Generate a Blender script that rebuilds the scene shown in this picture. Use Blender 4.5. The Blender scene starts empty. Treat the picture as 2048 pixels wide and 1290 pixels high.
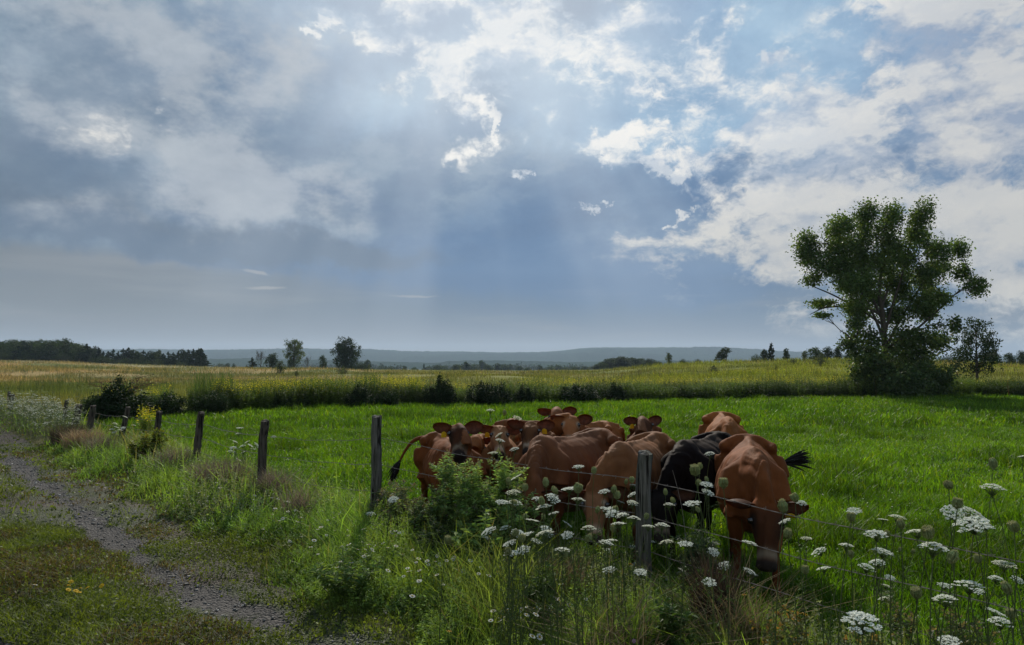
import bpy, math, random
import numpy as np
from mathutils import Vector, Matrix, noise as mnoise
R = math.radians
sc = bpy.context.scene
COL = sc.collection
# ---------------------------------------------------------------- camera
CAM_H, FPX, PITCH = 2.1, 1400.0, math.atan(80/1400)
cd = bpy.data.cameras.new('camera'); cam = bpy.data.objects.new('camera', cd); COL.objects.link(cam)
cam.location = (0, 0, CAM_H); cam.rotation_euler = (math.pi/2+PITCH, 0, 0)
cd.sensor_width = 36; cd.lens = 36*FPX/2048; cd.clip_start = .05; cd.clip_end = 20000
sc.camera = cam
sc.view_settings.view_transform = 'Standard'; sc.view_settings.look = 'None'
sc.view_settings.exposure = .15; sc.view_settings.gamma = 1
sc.cycles.use_denoising = True; sc.cycles.max_bounces = 8; sc.cycles.diffuse_bounces = 3
sc.cycles.transmission_bounces = 6; sc.cycles.transparent_max_bounces = 8; sc.cycles.volume_bounces = 0
sc.cycles.volume_step_rate = 8; sc.cycles.sample_clamp_indirect = 4

def pix(px, py, d):
    """a point of the place that the photograph shows at (px, py), d metres ahead"""
    u, v = (px-1024)/FPX, (645-py)/FPX
    dy = math.cos(PITCH)-v*math.sin(PITCH); dz = math.sin(PITCH)+v*math.cos(PITCH)
    k = d/dy
    return (u*k, d, CAM_H+dz*k)

# ---------------------------------------------------------------- node arithmetic
class X:
    """a value in a node tree; operators add Math nodes"""
    def __init__(s, nt, v): s.nt, s.v = nt, v
    def _m(s, op, *a, clamp=False):
        n = s.nt.nodes.new('ShaderNodeMath'); n.operation = op; n.use_clamp = clamp
        for i, x in enumerate((s,)+a):
            x = x.v if isinstance(x, X) else x
            if isinstance(x, (int, float)): n.inputs[i].default_value = x
            else: s.nt.links.new(x, n.inputs[i])
        return X(s.nt, n.outputs[0])
    def __add__(s, o): return s._m('ADD', o)
    __radd__ = __add__
    def __sub__(s, o): return s._m('SUBTRACT', o)
    def __rsub__(s, o): return (s*-1)+o
    def __mul__(s, o): return s._m('MULTIPLY', o)
    __rmul__ = __mul__
    def __truediv__(s, o): return s._m('DIVIDE', o)
    def clamp(s): return s._m('ADD', 0.0, clamp=True)
    def exp(s): return s._m('EXPONENT')
    def power(s, p): return s._m('POWER', p)
    def ss(s, a, b):
        n = s.nt.nodes.new('ShaderNodeMapRange'); n.interpolation_type = 'SMOOTHSTEP'
        s.nt.links.new(s.v, n.inputs['Value'])
        n.inputs['From Min'].default_value = a; n.inputs['From Max'].default_value = b
        return X(s.nt, n.outputs['Result'])
def nnoise(nt, vec, scale, detail=6, rough=.55, out='Fac', dist=0):
    n = nt.nodes.new('ShaderNodeTexNoise'); n.inputs['Scale'].default_value = scale
    n.inputs['Detail'].default_value = detail; n.inputs['Roughness'].default_value = rough
    n.inputs['Distortion'].default_value = dist
    if vec is not None: nt.links.new(vec, n.inputs['Vector'])
    return X(nt, n.outputs[out]) if out == 'Fac' else n.outputs[out]
def nmix(nt, f, a, b, typ='MIX'):
    n = nt.nodes.new('ShaderNodeMix'); n.data_type = 'RGBA'; n.blend_type = typ
    for i, x in ((0, f), (6, a), (7, b)):
        x = x.v if isinstance(x, X) else x
        if isinstance(x, (int, float)): n.inputs[i].default_value = x
        elif isinstance(x, (tuple, list)): n.inputs[i].default_value = (*x[:3], 1)
        else: nt.links.new(x, n.inputs[i])
    return n.outputs[2]
def comb(nt, x, y, z=0.0):
    n = nt.nodes.new('ShaderNodeCombineXYZ')
    for i, q in enumerate((x, y, z)):
        q = q.v if isinstance(q, X) else q
        if isinstance(q, (int, float)): n.inputs[i].default_value = q
        else: nt.links.new(q, n.inputs[i])
    return n.outputs[0]
def srgb(r, g, b):
    f = lambda c: (c/255/12.92) if c/255 <= .04045 else ((c/255+.055)/1.055)**2.4
    return (f(r), f(g), f(b))
# ---------------------------------------------------------------- sky
SUN_AZ, SUN_EL = R(-4), R(33)          # azimuth from +Y (minus = left), elevation
world = bpy.data.worlds.new('World'); sc.world = world; world.use_nodes = True
world.cycles.sampling_method = 'MANUAL'; world.cycles.sample_map_resolution = 512
def build_sky():
    nt = world.node_tree; nt.nodes.clear()
    tc = nt.nodes.new('ShaderNodeTexCoord'); D = tc.outputs['Generated']
    sep = nt.nodes.new('ShaderNodeSeparateXYZ'); nt.links.new(D, sep.inputs[0])
    x, y, z = (X(nt, sep.outputs[i]) for i in range(3))
    az = x._m('ARCTAN2', y)                     # radians, 0 ahead
    el = z._m('ARCSINE')
    # domain warp so the cloud masses have ragged outlines
    wn = nt.nodes.new('ShaderNodeSeparateColor'); nt.links.new(nnoise(nt, D, 4.5, 5, .62, 'Color'), wn.inputs[0])
    wx, wy = X(nt, wn.outputs[0])-.5, X(nt, wn.outputs[1])-.5
    wf = nt.nodes.new('ShaderNodeSeparateColor'); nt.links.new(nnoise(nt, D, 15, 6, .62, 'Color'), wf.inputs[0])
    fx, fy = X(nt, wf.outputs[0])-.5, X(nt, wf.outputs[1])-.5
    damp = el.ss(.02, .25)
    A = az+wx*.22+fx*.12; E = el+(wy*.17+fy*.10)*(damp*.85+.15)
    A0 = az+wx*.1; E0 = el+wy*.05
    def mth(op, *a):
        n = nt.nodes.new('ShaderNodeMath'); n.operation = op
        for i, q in enumerate(a):
            if isinstance(q, (int, float)): n.inputs[i].default_value = q
            else: nt.links.new(q, n.inputs[i])
        return n.outputs[0]
    def dot(v, k):
        n = nt.nodes.new('ShaderNodeVectorMath'); n.operation = 'DOT_PRODUCT'
        nt.links.new(v, n.inputs[0]); n.inputs[1].default_value = k
        return n.outputs['Value']
    V, V0 = comb(nt, A, E, 1.0), comb(nt, A0, el+fy*.01, 1.0)
    def total(lst, v=None):
        # soft masses of cloud in the directions the photograph shows them: (px, py, size, size, amount, tilt)
        t = 0.0
        for (px, py, sx, sy, amp, *rot) in lst:
            rot = R(rot[0]) if rot else 0.0
            u, w = (px-1024)/FPX, (725-py)/FPX
            ca, ce = math.atan(u), math.atan(w*math.cos(math.atan(u)))
            sx, sy = sx/FPX, sy/FPX
            c, s_ = math.cos(rot), math.sin(rot)
            p = dot(v or V, (c/sx, s_/sx, -(ca*c+ce*s_)/sx))
            q = dot(v or V, (-s_/sy, c/sy, -(ce*c-ca*s_)/sy))
            e = mth('MULTIPLY_ADD', p, p, mth('MULTIPLY', q, q))
            t = mth('MULTIPLY_ADD', mth('POWER', math.exp(-1), e), amp, t)
        return X(nt, t)
    # cloud-plane coordinates: streaks flatten towards the horizon
    zz = z._m('MAXIMUM', 0.0)+.16
    P = comb(nt, x/zz, y/zz*.8, 0.0)
    n_big = nnoise(nt, P, 1.3, 7, .55)
    n_bil = nnoise(nt, comb(nt, az, el*1.6, 0.3), 9, 9, .60)
    n_fin = nnoise(nt, comb(nt, az, el*1.5, 1.7), 26, 7, .62)
    bands = nnoise(nt, comb(nt, az*1.0, el*9, 0.0), 3.2, 5, .5)
    # base: grey-blue overcast, paler haze at the horizon
    base = nmix(nt, az.ss(-.60, .25), srgb(113, 131, 149), srgb(113, 140, 170))
    base = nmix(nt, el.ss(.20, .48)*.8, base, nmix(nt, az.ss(-.65, -.05), srgb(128, 149, 168), srgb(146, 176, 208)))
    # blue-grey modelling
    base = nmix(nt, n_bil.ss(.46, .60)*.5*el.ss(.08, .2), base, srgb(146, 163, 180))
    base = nmix(nt, n_big.ss(.50, .60)*.6*el.ss(.08, .2), base, srgb(98, 122, 152))
    # deck edge above the pale strip on the left; strip reaches lower to the right
    edge = el-(az*-.03+.120)-wy*.03-fy*.01
    low = nmix(nt, az.ss(-.65, .2), srgb(118, 126, 134), srgb(96, 120, 146))
    low = nmix(nt, el.ss(.085, .0), low, srgb(131, 137, 146))
    low = nmix(nt, bands.ss(.48, .70)*.40, low, srgb(146, 149, 154))
    base = nmix(nt, edge.ss(-.006, .016), low, base)
    # pale blue gaps
    gaps = total([(1560, 90, 330, 170, 1.0), (1380, 250, 120, 60, .7), (760, 170, 200, 60, .55, 20), (640, 20, 100, 60, .6), (1180, 170, 140, 90, .6), (940, 130, 300, 220, .45)])
    base = nmix(nt, gaps.ss(.25, 1.0)*.9, base, srgb(158, 187, 212))
    # darker purple-blue shafts of cloud
    dark = total([(1030, 470, 300, 110, .8), (1130, 560, 420, 60, .8), (1450, 330, 120, 60, .9), (640, 350, 150, 55, .45, -10), (480, 120, 90, 90, .5), (60, 560, 160, 20, .3), (700, 520, 400, 40, .5, -3),
                  (330, 360, 230, 70, .35), (80, 220, 130, 120, .4), (1460, 570, 260, 45, .4), (350, 488, 420, 30, .75, -2), (60, 455, 200, 40, .5), (900, 525, 300, 30, .4)])
    base = nmix(nt, (dark*(n_bil+.5)).ss(.15, 1.1)*.75, base, srgb(90, 122, 160))
    deck = total([(240, 465, 430, 38, 1.0, -2), (40, 430, 180, 60, .6), (620, 505, 300, 26, .6, -3)])
    base = nmix(nt, (deck*(n_bil*.8+.6)).ss(.15, .9)*.75, base, srgb(98, 114, 132))
    # soft lighter veils on the left
    veil = total([(300, 130, 200, 100, .75, 15), (560, 330, 210, 70, .6, -15), (280, 410, 200, 45, .6, 8), (440, 340, 90, 110, .6, 30), (90, 240, 70, 60, .7), (620, 420, 160, 60, .4), (160, 20, 220, 60, .6), (560, 60, 200, 80, .5), (30, 400, 120, 60, .3)])
    base = nmix(nt, (veil*(n_bil*3.4-1.0)).ss(.10, .75)*.66, base, srgb(176, 182, 189))
    # sunlit white clouds
    wh = total([(1000, 70, 300, 85, .95, -6), (900, 130, 150, 60, .6, -20), (860, 60, 200, 40, .5, -15), (700, 40, 70, 30, .55, -30), (930, 190, 60, 60, .5, 20), (970, 240, 50, 40, .4), (1180, 60, 200, 55, .8, -5), (1330, 90, 120, 60, .8, -25), (1390, 120, 60, 40, .4), (1310, 165, 60, 35, .5, -20), (1400, 25, 70, 30, .35),
                (1550, 92, 22, 16, .8), (1330, 255, 60, 40, .65), (1225, 280, 60, 30, .5, -30), (1340, 335, 60, 25, .6, -15), (1180, 408, 22, 16, .65), (1030, 345, 28, 18, .5), (910, 300, 50, 25, .5, -25), (280, 165, 35, 18, .8, -40), (105, 235, 60, 45, .5, -20),
                (1540, 240, 110, 55, .8), (1640, 300, 170, 80, 1.0, 12), (1830, 320, 260, 200, 1.15, 35), (1960, 120, 190, 130, 1.1, 40), (2060, 330, 140, 240, 1.1), (1850, 80, 90, 90, .5, 50), (1420, 290, 60, 22, .5),
                (1450, 415, 190, 26, .75, 12), (1540, 485, 190, 26, .7, 4), (1800, 450, 380, 70, .55, 8), (1900, 520, 300, 30, .35), (1000, 20, 200, 40, .5)])
    n_wsp = nnoise(nt, comb(nt, az+wx*.3, el*1.9+wy*.3, 5.1), 15, 8, .66)
    wm = wh._m('MINIMUM', 1.05)
    gate = wm.ss(.04, .35)
    raw = wm*(az.ss(.22, .45)*.30+.62)+((n_bil-.5)*3.6+(n_wsp-.5)*2.6+(n_fin-.5)*1.0)*gate
    W = raw.ss(.16, .98)
    thick = (wm+(n_wsp-.5)*-3.0+(n_bil-.5)*1.6).ss(.45, 1.5)
    colm = (n_bil-.5)*.9+(n_fin-.5)*.35+(n_big-.5)*.5
    base = nmix(nt, 1.0, base, comb(nt, colm*el.ss(.10, .22)+1.0, colm*el.ss(.10, .22)*.85+1.0, colm*el.ss(.10, .22)*.6+1.0), 'MULTIPLY')
    # distance from the sun colours the cloud: bright cream close, grey-lilac farther
    sv = Vector((math.sin(SUN_AZ)*math.cos(SUN_EL), math.cos(SUN_AZ)*math.cos(SUN_EL), math.sin(SUN_EL)))
    cosg = x*sv.x+y*sv.y+z*sv.z
    near = cosg.ss(.78, .99)
    wcol = nmix(nt, near, srgb(216, 214, 209), srgb(252, 249, 243))
    wshade = nmix(nt, near, srgb(146, 160, 182), srgb(168, 190, 214))
    relief = nnoise(nt, comb(nt, az, el*1.7+.035, 0.3), 9, 9, .60)-n_bil
    shade = (relief*7.5+.34).clamp()*.75+thick*.30
    wc = nmix(nt, shade, wcol, wshade)
    low_w = nmix(nt, el.ss(.3, .12), wc, srgb(206, 201, 190))
    colr = nmix(nt, W*.90, base, nmix(nt, .6, wc, low_w))
    thin = total([(505, 543, 22, 4, 1.0, -12), (525, 575, 34, 3.5, 1.0), (820, 592, 55, 3, .8), (1370, 591, 130, 5, .35), (1180, 580, 200, 5, .3)], V0)
    small = total([(1180, 408, 20, 15, .9), (1340, 332, 52, 18, .9, -12), (1325, 250, 50, 30, .9, -10), (1222, 278, 48, 16, .9, -18), (1205, 305, 16, 22, .7), (1548, 95, 17, 14, .9), (1032, 348, 24, 12, .7), (1420, 288, 46, 14, .8), (1310, 160, 44, 20, .8, -25), (930, 300, 40, 13, .6, 25),
                   (985, 255, 12, 26, .8), (880, 205, 30, 16, .9, 25), (985, 215, 22, 22, .7), (610, 30, 34, 16, .8, -30), (1345, 440, 40, 7, .8, 6)], comb(nt, az+fx*.16+wx*.03, el+fy*.10, 1.0))
    Ws = (small+((n_fin-.5)*3.0+(n_wsp-.5)*3.4)*small.ss(.03, .3)).ss(.34, .95)
    colr = nmix(nt, Ws*.72, colr, nmix(nt, shade*.6, wcol, wshade))
    colr = nmix(nt, thin.ss(.2, .9)*.45, colr, srgb(186, 184, 180))
    # crepuscular rays spreading from the sun
    dA, dE = az-SUN_AZ, el*-1+SUN_EL
    ang = dA/(dE+.06)
    ray = nnoise(nt, comb(nt, ang, 0.0, 4.2), 3.4, 2, .5).ss(.40, .72)*dE.ss(.08, .25)*cosg.ss(.72, .93)
    ray = ray*(el.ss(.0, .12)*.7+.3)
    colr = nmix(nt, ray*.19, colr, srgb(205, 214, 224))
    # bright glow round the veiled sun
    glow = cosg.ss(.93, 1.0)
    colr = nmix(nt, glow*.38, colr, srgb(238, 240, 240))
    # added fill: unseen clouds opposite the sun, brightened as if front-lit to lift shadows
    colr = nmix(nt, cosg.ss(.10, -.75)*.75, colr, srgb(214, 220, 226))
    # physical sky behind it all, used through the thinner air at the gaps and for the rest of the dome
    sky = nt.nodes.new('ShaderNodeTexSky'); sky.sky_type = 'NISHITA'; sky.sun_disc = False
    sky.sun_elevation = SUN_EL; sky.sun_rotation = SUN_AZ
    bg1 = nt.nodes.new('ShaderNodeBackground'); nt.links.new(sky.outputs[0], bg1.inputs[0]); bg1.inputs[1].default_value = .06
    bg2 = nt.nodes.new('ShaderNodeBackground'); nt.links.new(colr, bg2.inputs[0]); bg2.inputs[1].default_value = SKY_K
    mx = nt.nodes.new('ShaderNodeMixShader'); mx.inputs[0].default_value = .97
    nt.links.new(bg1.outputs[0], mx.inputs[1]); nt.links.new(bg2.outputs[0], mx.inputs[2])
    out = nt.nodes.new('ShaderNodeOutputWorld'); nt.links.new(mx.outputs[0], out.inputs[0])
SKY_K = .93
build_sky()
# ---------------------------------------------------------------- sun, thinly veiled
sd = bpy.data.lights.new('sun', 'SUN'); sun = bpy.data.objects.new('sun', sd); COL.objects.link(sun)
sd.energy = 4.2; sd.angle = R(2.0); sd.color = (1.0, .93, .82)
_s = Vector((math.sin(SUN_AZ)*math.cos(SUN_EL), math.cos(SUN_AZ)*math.cos(SUN_EL), math.sin(SUN_EL)))
sun.rotation_euler = _s.to_track_quat('Z', 'Y').to_euler(); sun.location = (0, 0, 60)
# ---------------------------------------------------------------- helpers
rng = np.random.default_rng(7)
def _hash(ix, iy, seed):
    h = (ix.astype(np.int64)*374761393+iy.astype(np.int64)*668265263+seed*2147483) & 0xffffffff
    h = ((h ^ (h >> 13))*1274126177) & 0xffffffff
    return ((h ^ (h >> 16)) & 0xffff)/65535.0
def vn(x, y, scale=1.0, seed=0, octs=3):
    """value noise 0..1"""
    x = np.asarray(x, float)/scale; y = np.asarray(y, float)/scale
    t = 0; amp = 1; tot = 0
    for o in range(octs):
        ix, iy = np.floor(x), np.floor(y); fx, fy = x-ix, y-iy
        fx = fx*fx*(3-2*fx); fy = fy*fy*(3-2*fy)
        a, b = _hash(ix, iy, seed+o), _hash(ix+1, iy, seed+o)
        c, d = _hash(ix, iy+1, seed+o), _hash(ix+1, iy+1, seed+o)
        t = t+amp*((a*(1-fx)+b*fx)*(1-fy)+(c*(1-fx)+d*fx)*fy); tot += amp
        amp *= .5; x = x*2.03+11.3; y = y*2.03+5.7
    return t/tot
def sst(a, b, x):
    t = np.clip((np.asarray(x, float)-a)/(b-a), 0, 1); return t*t*(3-2*t)
def tag(o, label=None, cat=None, group=None, kind=None):
    if label: o['label'] = label
    if cat: o['category'] = cat
    if group: o['group'] = group
    if kind: o['kind'] = kind
    return o
def mesh(name, V, F4=None, F3=None, col=None, smooth=False, mats=(), midx=None):
    me = bpy.data.meshes.new(name)
    V = np.ascontiguousarray(V, np.float32).reshape(-1, 3)
    loops, starts, n = [], [], 0
    if F4 is not None and len(F4):
        F4 = np.asarray(F4, np.int32); loops.append(F4.ravel()); starts.append(np.arange(len(F4))*4); n = len(F4)*4
    if F3 is not None and len(F3):
        F3 = np.asarray(F3, np.int32); loops.append(F3.ravel()); starts.append(n+np.arange(len(F3))*3)
    loops = np.concatenate(loops).astype(np.int32); starts = np.concatenate(starts).astype(np.int32)
    me.vertices.add(len(V)); me.vertices.foreach_set('co', V.ravel())
    me.loops.add(len(loops)); me.loops.foreach_set('vertex_index', loops)
    me.polygons.add(len(starts)); me.polygons.foreach_set('loop_start', starts)
    if midx is not None: me.polygons.foreach_set('material_index', np.asarray(midx, np.int32))
    me.update(calc_edges=True)
    if col is not None:
        a = me.color_attributes.new('col', 'FLOAT_COLOR', 'POINT')
        c = np.ones((len(V), 4), np.float32); c[:, :3] = np.asarray(col, np.float32).reshape(-1, 3)
        a.data.foreach_set('color', c.ravel())
    me.polygons.foreach_set('use_smooth', np.full(len(starts), smooth))
    for m in mats: me.materials.append(m)
    return me
def link(name, me, parent=None, loc=None):
    o = bpy.data.objects.new(name, me); COL.objects.link(o)
    if parent: o.parent = parent
    if loc is not None: o.location = loc
    return o
def empty(name, loc=(0, 0, 0), rz=0.0, s=1.0):
    o = bpy.data.objects.new(name, None); COL.objects.link(o); o.empty_display_size = .1
    o.location = loc; o.rotation_euler = (0, 0, rz); o.scale = (s,)*3 if isinstance(s, (int, float)) else s
    return o
def copy_thing(root, loc, rz=0.0, s=1.0):
    c = root.copy(); COL.objects.link(c); c.location = loc; c.rotation_euler = (0, 0, rz)
    c.scale = (s,)*3 if isinstance(s, (int, float)) else s
    for ch in root.children:
        k = ch.copy(); COL.objects.link(k); k.parent = c
        for g in ch.children:
            q = g.copy(); COL.objects.link(q); q.parent = k
    return c
class MB:
    """collects vertices, quads, triangles and colours of one mesh"""
    def __init__(s): s.V, s.F4, s.F3, s.C, s.n = [], [], [], [], 0
    def add(s, V, F4=None, F3=None, col=(1, 1, 1)):
        V = np.asarray(V, float).reshape(-1, 3)
        if F4 is not None and len(F4): s.F4.append(np.asarray(F4)+s.n)
        if F3 is not None and len(F3): s.F3.append(np.asarray(F3)+s.n)
        c = np.asarray(col, float)
        s.C.append(np.broadcast_to(c, (len(V), 3)) if c.ndim < 2 else c)
        s.V.append(V); s.n += len(V)
    def me(s, name, mats=(), smooth=False):
        return mesh(name, np.concatenate(s.V), np.concatenate(s.F4) if s.F4 else None,
                    np.concatenate(s.F3) if s.F3 else None, np.concatenate(s.C), smooth, mats)
def tube(path, rad, n=6, cap=True, rad2=None, up=(0, 0, 1), sect=None):
    """closed loft: ring at every path point; rad = side half-width, rad2 = up half-height"""
    P = np.asarray(path, float); k = len(P)
    r1 = np.broadcast_to(np.asarray(rad, float), (k,)); r2 = r1 if rad2 is None else np.broadcast_to(np.asarray(rad2, float), (k,))
    T = np.gradient(P, axis=0); T /= np.linalg.norm(T, axis=1)[:, None]+1e-9
    up = np.asarray(up, float)
    side = np.cross(T, up)
    bad = np.linalg.norm(side, axis=1) < .15
    if bad.any(): side[bad] = np.cross(T[bad], (0.31, .95, 0.05))
    side /= np.linalg.norm(side, axis=1)[:, None]
    u2 = np.cross(side, T)
    a = np.linspace(0, 2*math.pi, n, endpoint=False)
    sa, ca = np.sin(a), np.cos(a)
    if sect is not None: sa, ca = sect(a)
    V = P[:, None]+side[:, None]*(r1[:, None]*sa)[..., None]+u2[:, None]*(r2[:, None]*ca)[..., None]
    V = V.reshape(-1, 3)
    i, j = np.meshgrid(np.arange(k-1), np.arange(n), indexing='ij')
    j2 = (j+1) % n
    F = np.stack([i*n+j, i*n+j2, (i+1)*n+j2, (i+1)*n+j], -1).reshape(-1, 4)
    F3 = None
    if cap:
        V = np.vstack([V, P[0], P[-1]]); q = np.arange(n); q2 = (q+1) % n
        F3 = np.vstack([np.stack([np.full(n, k*n), q2, q], -1), np.stack([np.full(n, k*n+1), (k-1)*n+q, (k-1)*n+q2], -1)])
    return V, F, F3
def ball(c, r, n=8, m=6):
    c = np.asarray(c, float); r = np.broadcast_to(np.asarray(r, float), (3,))
    t = np.linspace(0, math.pi, m+1)[1:-1]; a = np.linspace(0, 2*math.pi, n, endpoint=False)
    V = np.stack([np.outer(np.sin(t), np.cos(a)), np.outer(np.sin(t), np.sin(a)), np.outer(np.cos(t), np.ones(n))], -1).reshape(-1, 3)
    k = len(t); i, j = np.meshgrid(np.arange(k-1), np.arange(n), indexing='ij'); j2 = (j+1) % n
    F = np.stack([i*n+j, (i+1)*n+j, (i+1)*n+j2, i*n+j2], -1).reshape(-1, 4)
    V = np.vstack([V, (0, 0, 1), (0, 0, -1)]); q = np.arange(n); q2 = (q+1) % n
    F3 = np.vstack([np.stack([np.full(n, k*n), q, q2], -1), np.stack([np.full(n, k*n+1), (k-1)*n+q2, (k-1)*n+q], -1)])
    return V*r+c, F, F3
def unit(v): v = np.asarray(v, float); return v/(np.linalg.norm(v, axis=-1, keepdims=True)+1e-9)
def randdir(n, g=None): return unit((g or rng).normal(size=(n, 3)))
def leaves(P, size, g, aspect=.6, flat=0.0, N=None):
    """a rhombic leaf at every point; returns V, F4"""
    n = len(P); size = np.broadcast_to(np.asarray(size, float), (n,))[:, None]
    nn = randdir(n, g) if N is None else N
    if flat: nn = unit(nn+np.array((0, 0, flat)))
    a = unit(np.cross(nn, randdir(n, g))); b = np.cross(nn, a)
    a, b = a*size*.5, b*size*.5*aspect
    V = np.stack([P-a, P-a*.05+b, P+a, P-a*.05-b], 1).reshape(-1, 3)
    return V, np.arange(n*4).reshape(n, 4)
def varcol(base, n, g, dv=.25, hue=.12, rep=1):
    b = np.asarray(base, float)
    if b.ndim == 1: b = np.broadcast_to(b, (n, 3))
    k = np.exp(g.normal(0, dv, n))[:, None]; h = g.normal(0, hue, n)[:, None]
    c = np.clip(b*k*(1+np.hstack([h, np.zeros_like(h), -h*.5])), .001, .9)
    return np.repeat(c, rep, 0)
def blades(P, h, w, g, col, lean=.35, segs=2, leandir=None, z0=None):
    """grass blades, bent; P (n,3)"""
    n = len(P); h = np.broadcast_to(np.asarray(h, float), (n,)); w = np.broadcast_to(np.asarray(w, float), (n,))
    ya = g.uniform(0, 2*math.pi, n); s = np.stack([np.cos(ya), np.sin(ya), 0*ya], -1)
    la = g.uniform(0, 2*math.pi, n) if leandir is None else leandir+g.normal(0, .7, n)
    L = np.stack([np.cos(la), np.sin(la), 0*la], -1)*(np.abs(g.normal(lean, lean*.6, n))*h)[:, None]
    up = np.array((0, 0, 1.0)); H = h[:, None]
    if segs == 1:
        V = np.stack([P-s*w[:, None]*.5, P+s*w[:, None]*.5, P+up*H+L], 1).reshape(-1, 3)
        return V, None, np.arange(n*3).reshape(n, 3), np.repeat(col, 3, 0) if np.ndim(col) == 2 else col
    m = P+up*H*.58+L*.32; t = P+up*H*.93+L; ww = w[:, None]
    V = np.stack([P-s*ww*.5, P+s*ww*.5, m+s*ww*.42, m-s*ww*.42, t+s*ww*.08, t-s*ww*.08], 1).reshape(-1, 3)
    b = np.arange(n)[:, None]*6
    F = np.vstack([b+np.array([0, 1, 2, 3]), b+np.array([3, 2, 4, 5])])
    return V, F, None, np.repeat(col, 6, 0) if np.ndim(col) == 2 else col

# ---------------------------------------------------------------- materials
def newmat(name):
    m = bpy.data.materials.new(name); m.use_nodes = True; nt = m.node_tree; nt.nodes.clear()
    out = nt.nodes.new('ShaderNodeOutputMaterial')
    return m, nt, out
def attr(nt, name='col'):
    a = nt.nodes.new('ShaderNodeAttribute'); a.attribute_name = name; return a.outputs['Color']
def geo_pos(nt, obj=False):
    if obj:
        return nt.nodes.new('ShaderNodeTexCoord').outputs['Object']
    return nt.nodes.new('ShaderNodeNewGeometry').outputs['Position']
def bsdf(nt, col, rough=.6, spec=.3, sheen=0, normal=None):
    b = nt.nodes.new('ShaderNodeBsdfPrincipled')
    if isinstance(col, (tuple, list)): b.inputs['Base Color'].default_value = (*col[:3], 1)
    else: nt.links.new(col, b.inputs['Base Color'])
    if isinstance(rough, X): nt.links.new(rough.v, b.inputs['Roughness'])
    else: b.inputs['Roughness'].default_value = rough
    b.inputs['Specular IOR Level'].default_value = spec; b.inputs['Sheen Weight'].default_value = sheen
    if normal is not None: nt.links.new(normal, b.inputs['Normal'])
    return b
def bump(nt, h, strength=.5, dist=.02):
    b = nt.nodes.new('ShaderNodeBump'); b.inputs['Strength'].default_value = strength; b.inputs['Distance'].default_value = dist
    nt.links.new(h.v if isinstance(h, X) else h, b.inputs['Height']); return b.outputs[0]
def leafmat(name, tr=.45, rough=.5, spec=.35, tint=(1.25, 1.15, .5), nscale=1.2, k=1.0):
    m, nt, out = newmat(name)
    P = geo_pos(nt); c = attr(nt)
    n1 = nnoise(nt, P, nscale, 3, .6)
    c = nmix(nt, 1.0, c, comb(nt, n1.ss(.3, .7)*.6+.7, n1.ss(.3, .7)*.5+.75, n1.ss(.3, .7)*.4+.8), 'MULTIPLY')
    if k != 1.0: c = nmix(nt, 1.0, c, (k, k, k), 'MULTIPLY')
    b = bsdf(nt, c, rough, spec)
    t = nt.nodes.new('ShaderNodeBsdfTranslucent'); nt.links.new(nmix(nt, 1.0, c, tint, 'MULTIPLY'), t.inputs[0])
    mx = nt.nodes.new('ShaderNodeMixShader'); mx.inputs[0].default_value = tr
    nt.links.new(b.outputs[0], mx.inputs[1]); nt.links.new(t.outputs[0], mx.inputs[2]); nt.links.new(mx.outputs[0], out.inputs[0])
    return m
M_GRASS = leafmat('grass_blades', .5, .55, .25, (1.2, 1.25, .4), .8)
M_WEED = leafmat('weed_leaves', .48, .6, .2, (1.2, 1.15, .5), 2.0)
M_LEAF = leafmat('tree_leaves', .40, .5, .3, (1.2, 1.2, .45), .5)
M_FAR = leafmat('distant_leaves', .25, .7, .15, (1.1, 1.1, .5), .12)
def barkmat():
    m, nt, out = newmat('bark'); O = geo_pos(nt, True)
    mp = nt.nodes.new('ShaderNodeMapping'); mp.inputs['Scale'].default_value = (1, 1, .25); nt.links.new(O, mp.inputs[0])
    n = nnoise(nt, mp.outputs[0], 9, 6, .65)
    b = bsdf(nt, nmix(nt, n, (.03, .025, .018), (.13, .11, .085)), .9, .1, normal=bump(nt, n, .8, .05))
    nt.links.new(b.outputs[0], out.inputs[0]); return m
M_BARK = barkmat()
# ---------------------------------------------------------------- the land
UX, UY = -.668, .744                   # direction the track and the fence run in
NX, NY = .744, .668                    # across it: s grows from the track to the pasture
def S(x, y): return NX*np.asarray(x)+NY*np.asarray(y)
def T(x, y): return UX*np.asarray(x)+UY*np.asarray(y)
def ST(s, t): return NX*s+UX*t, NY*s+UY*t
FENCE_S = 4.35
EDGE = [(-60, 27), (-15.9, 28), (-12.3, 30), (-5.5, 34.6), (7.1, 39), (20.3, 42), (31.4, 43), (120, 46)]
def edge_y(x): return np.interp(x, [p[0] for p in EDGE], [p[1] for p in EDGE])
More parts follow.
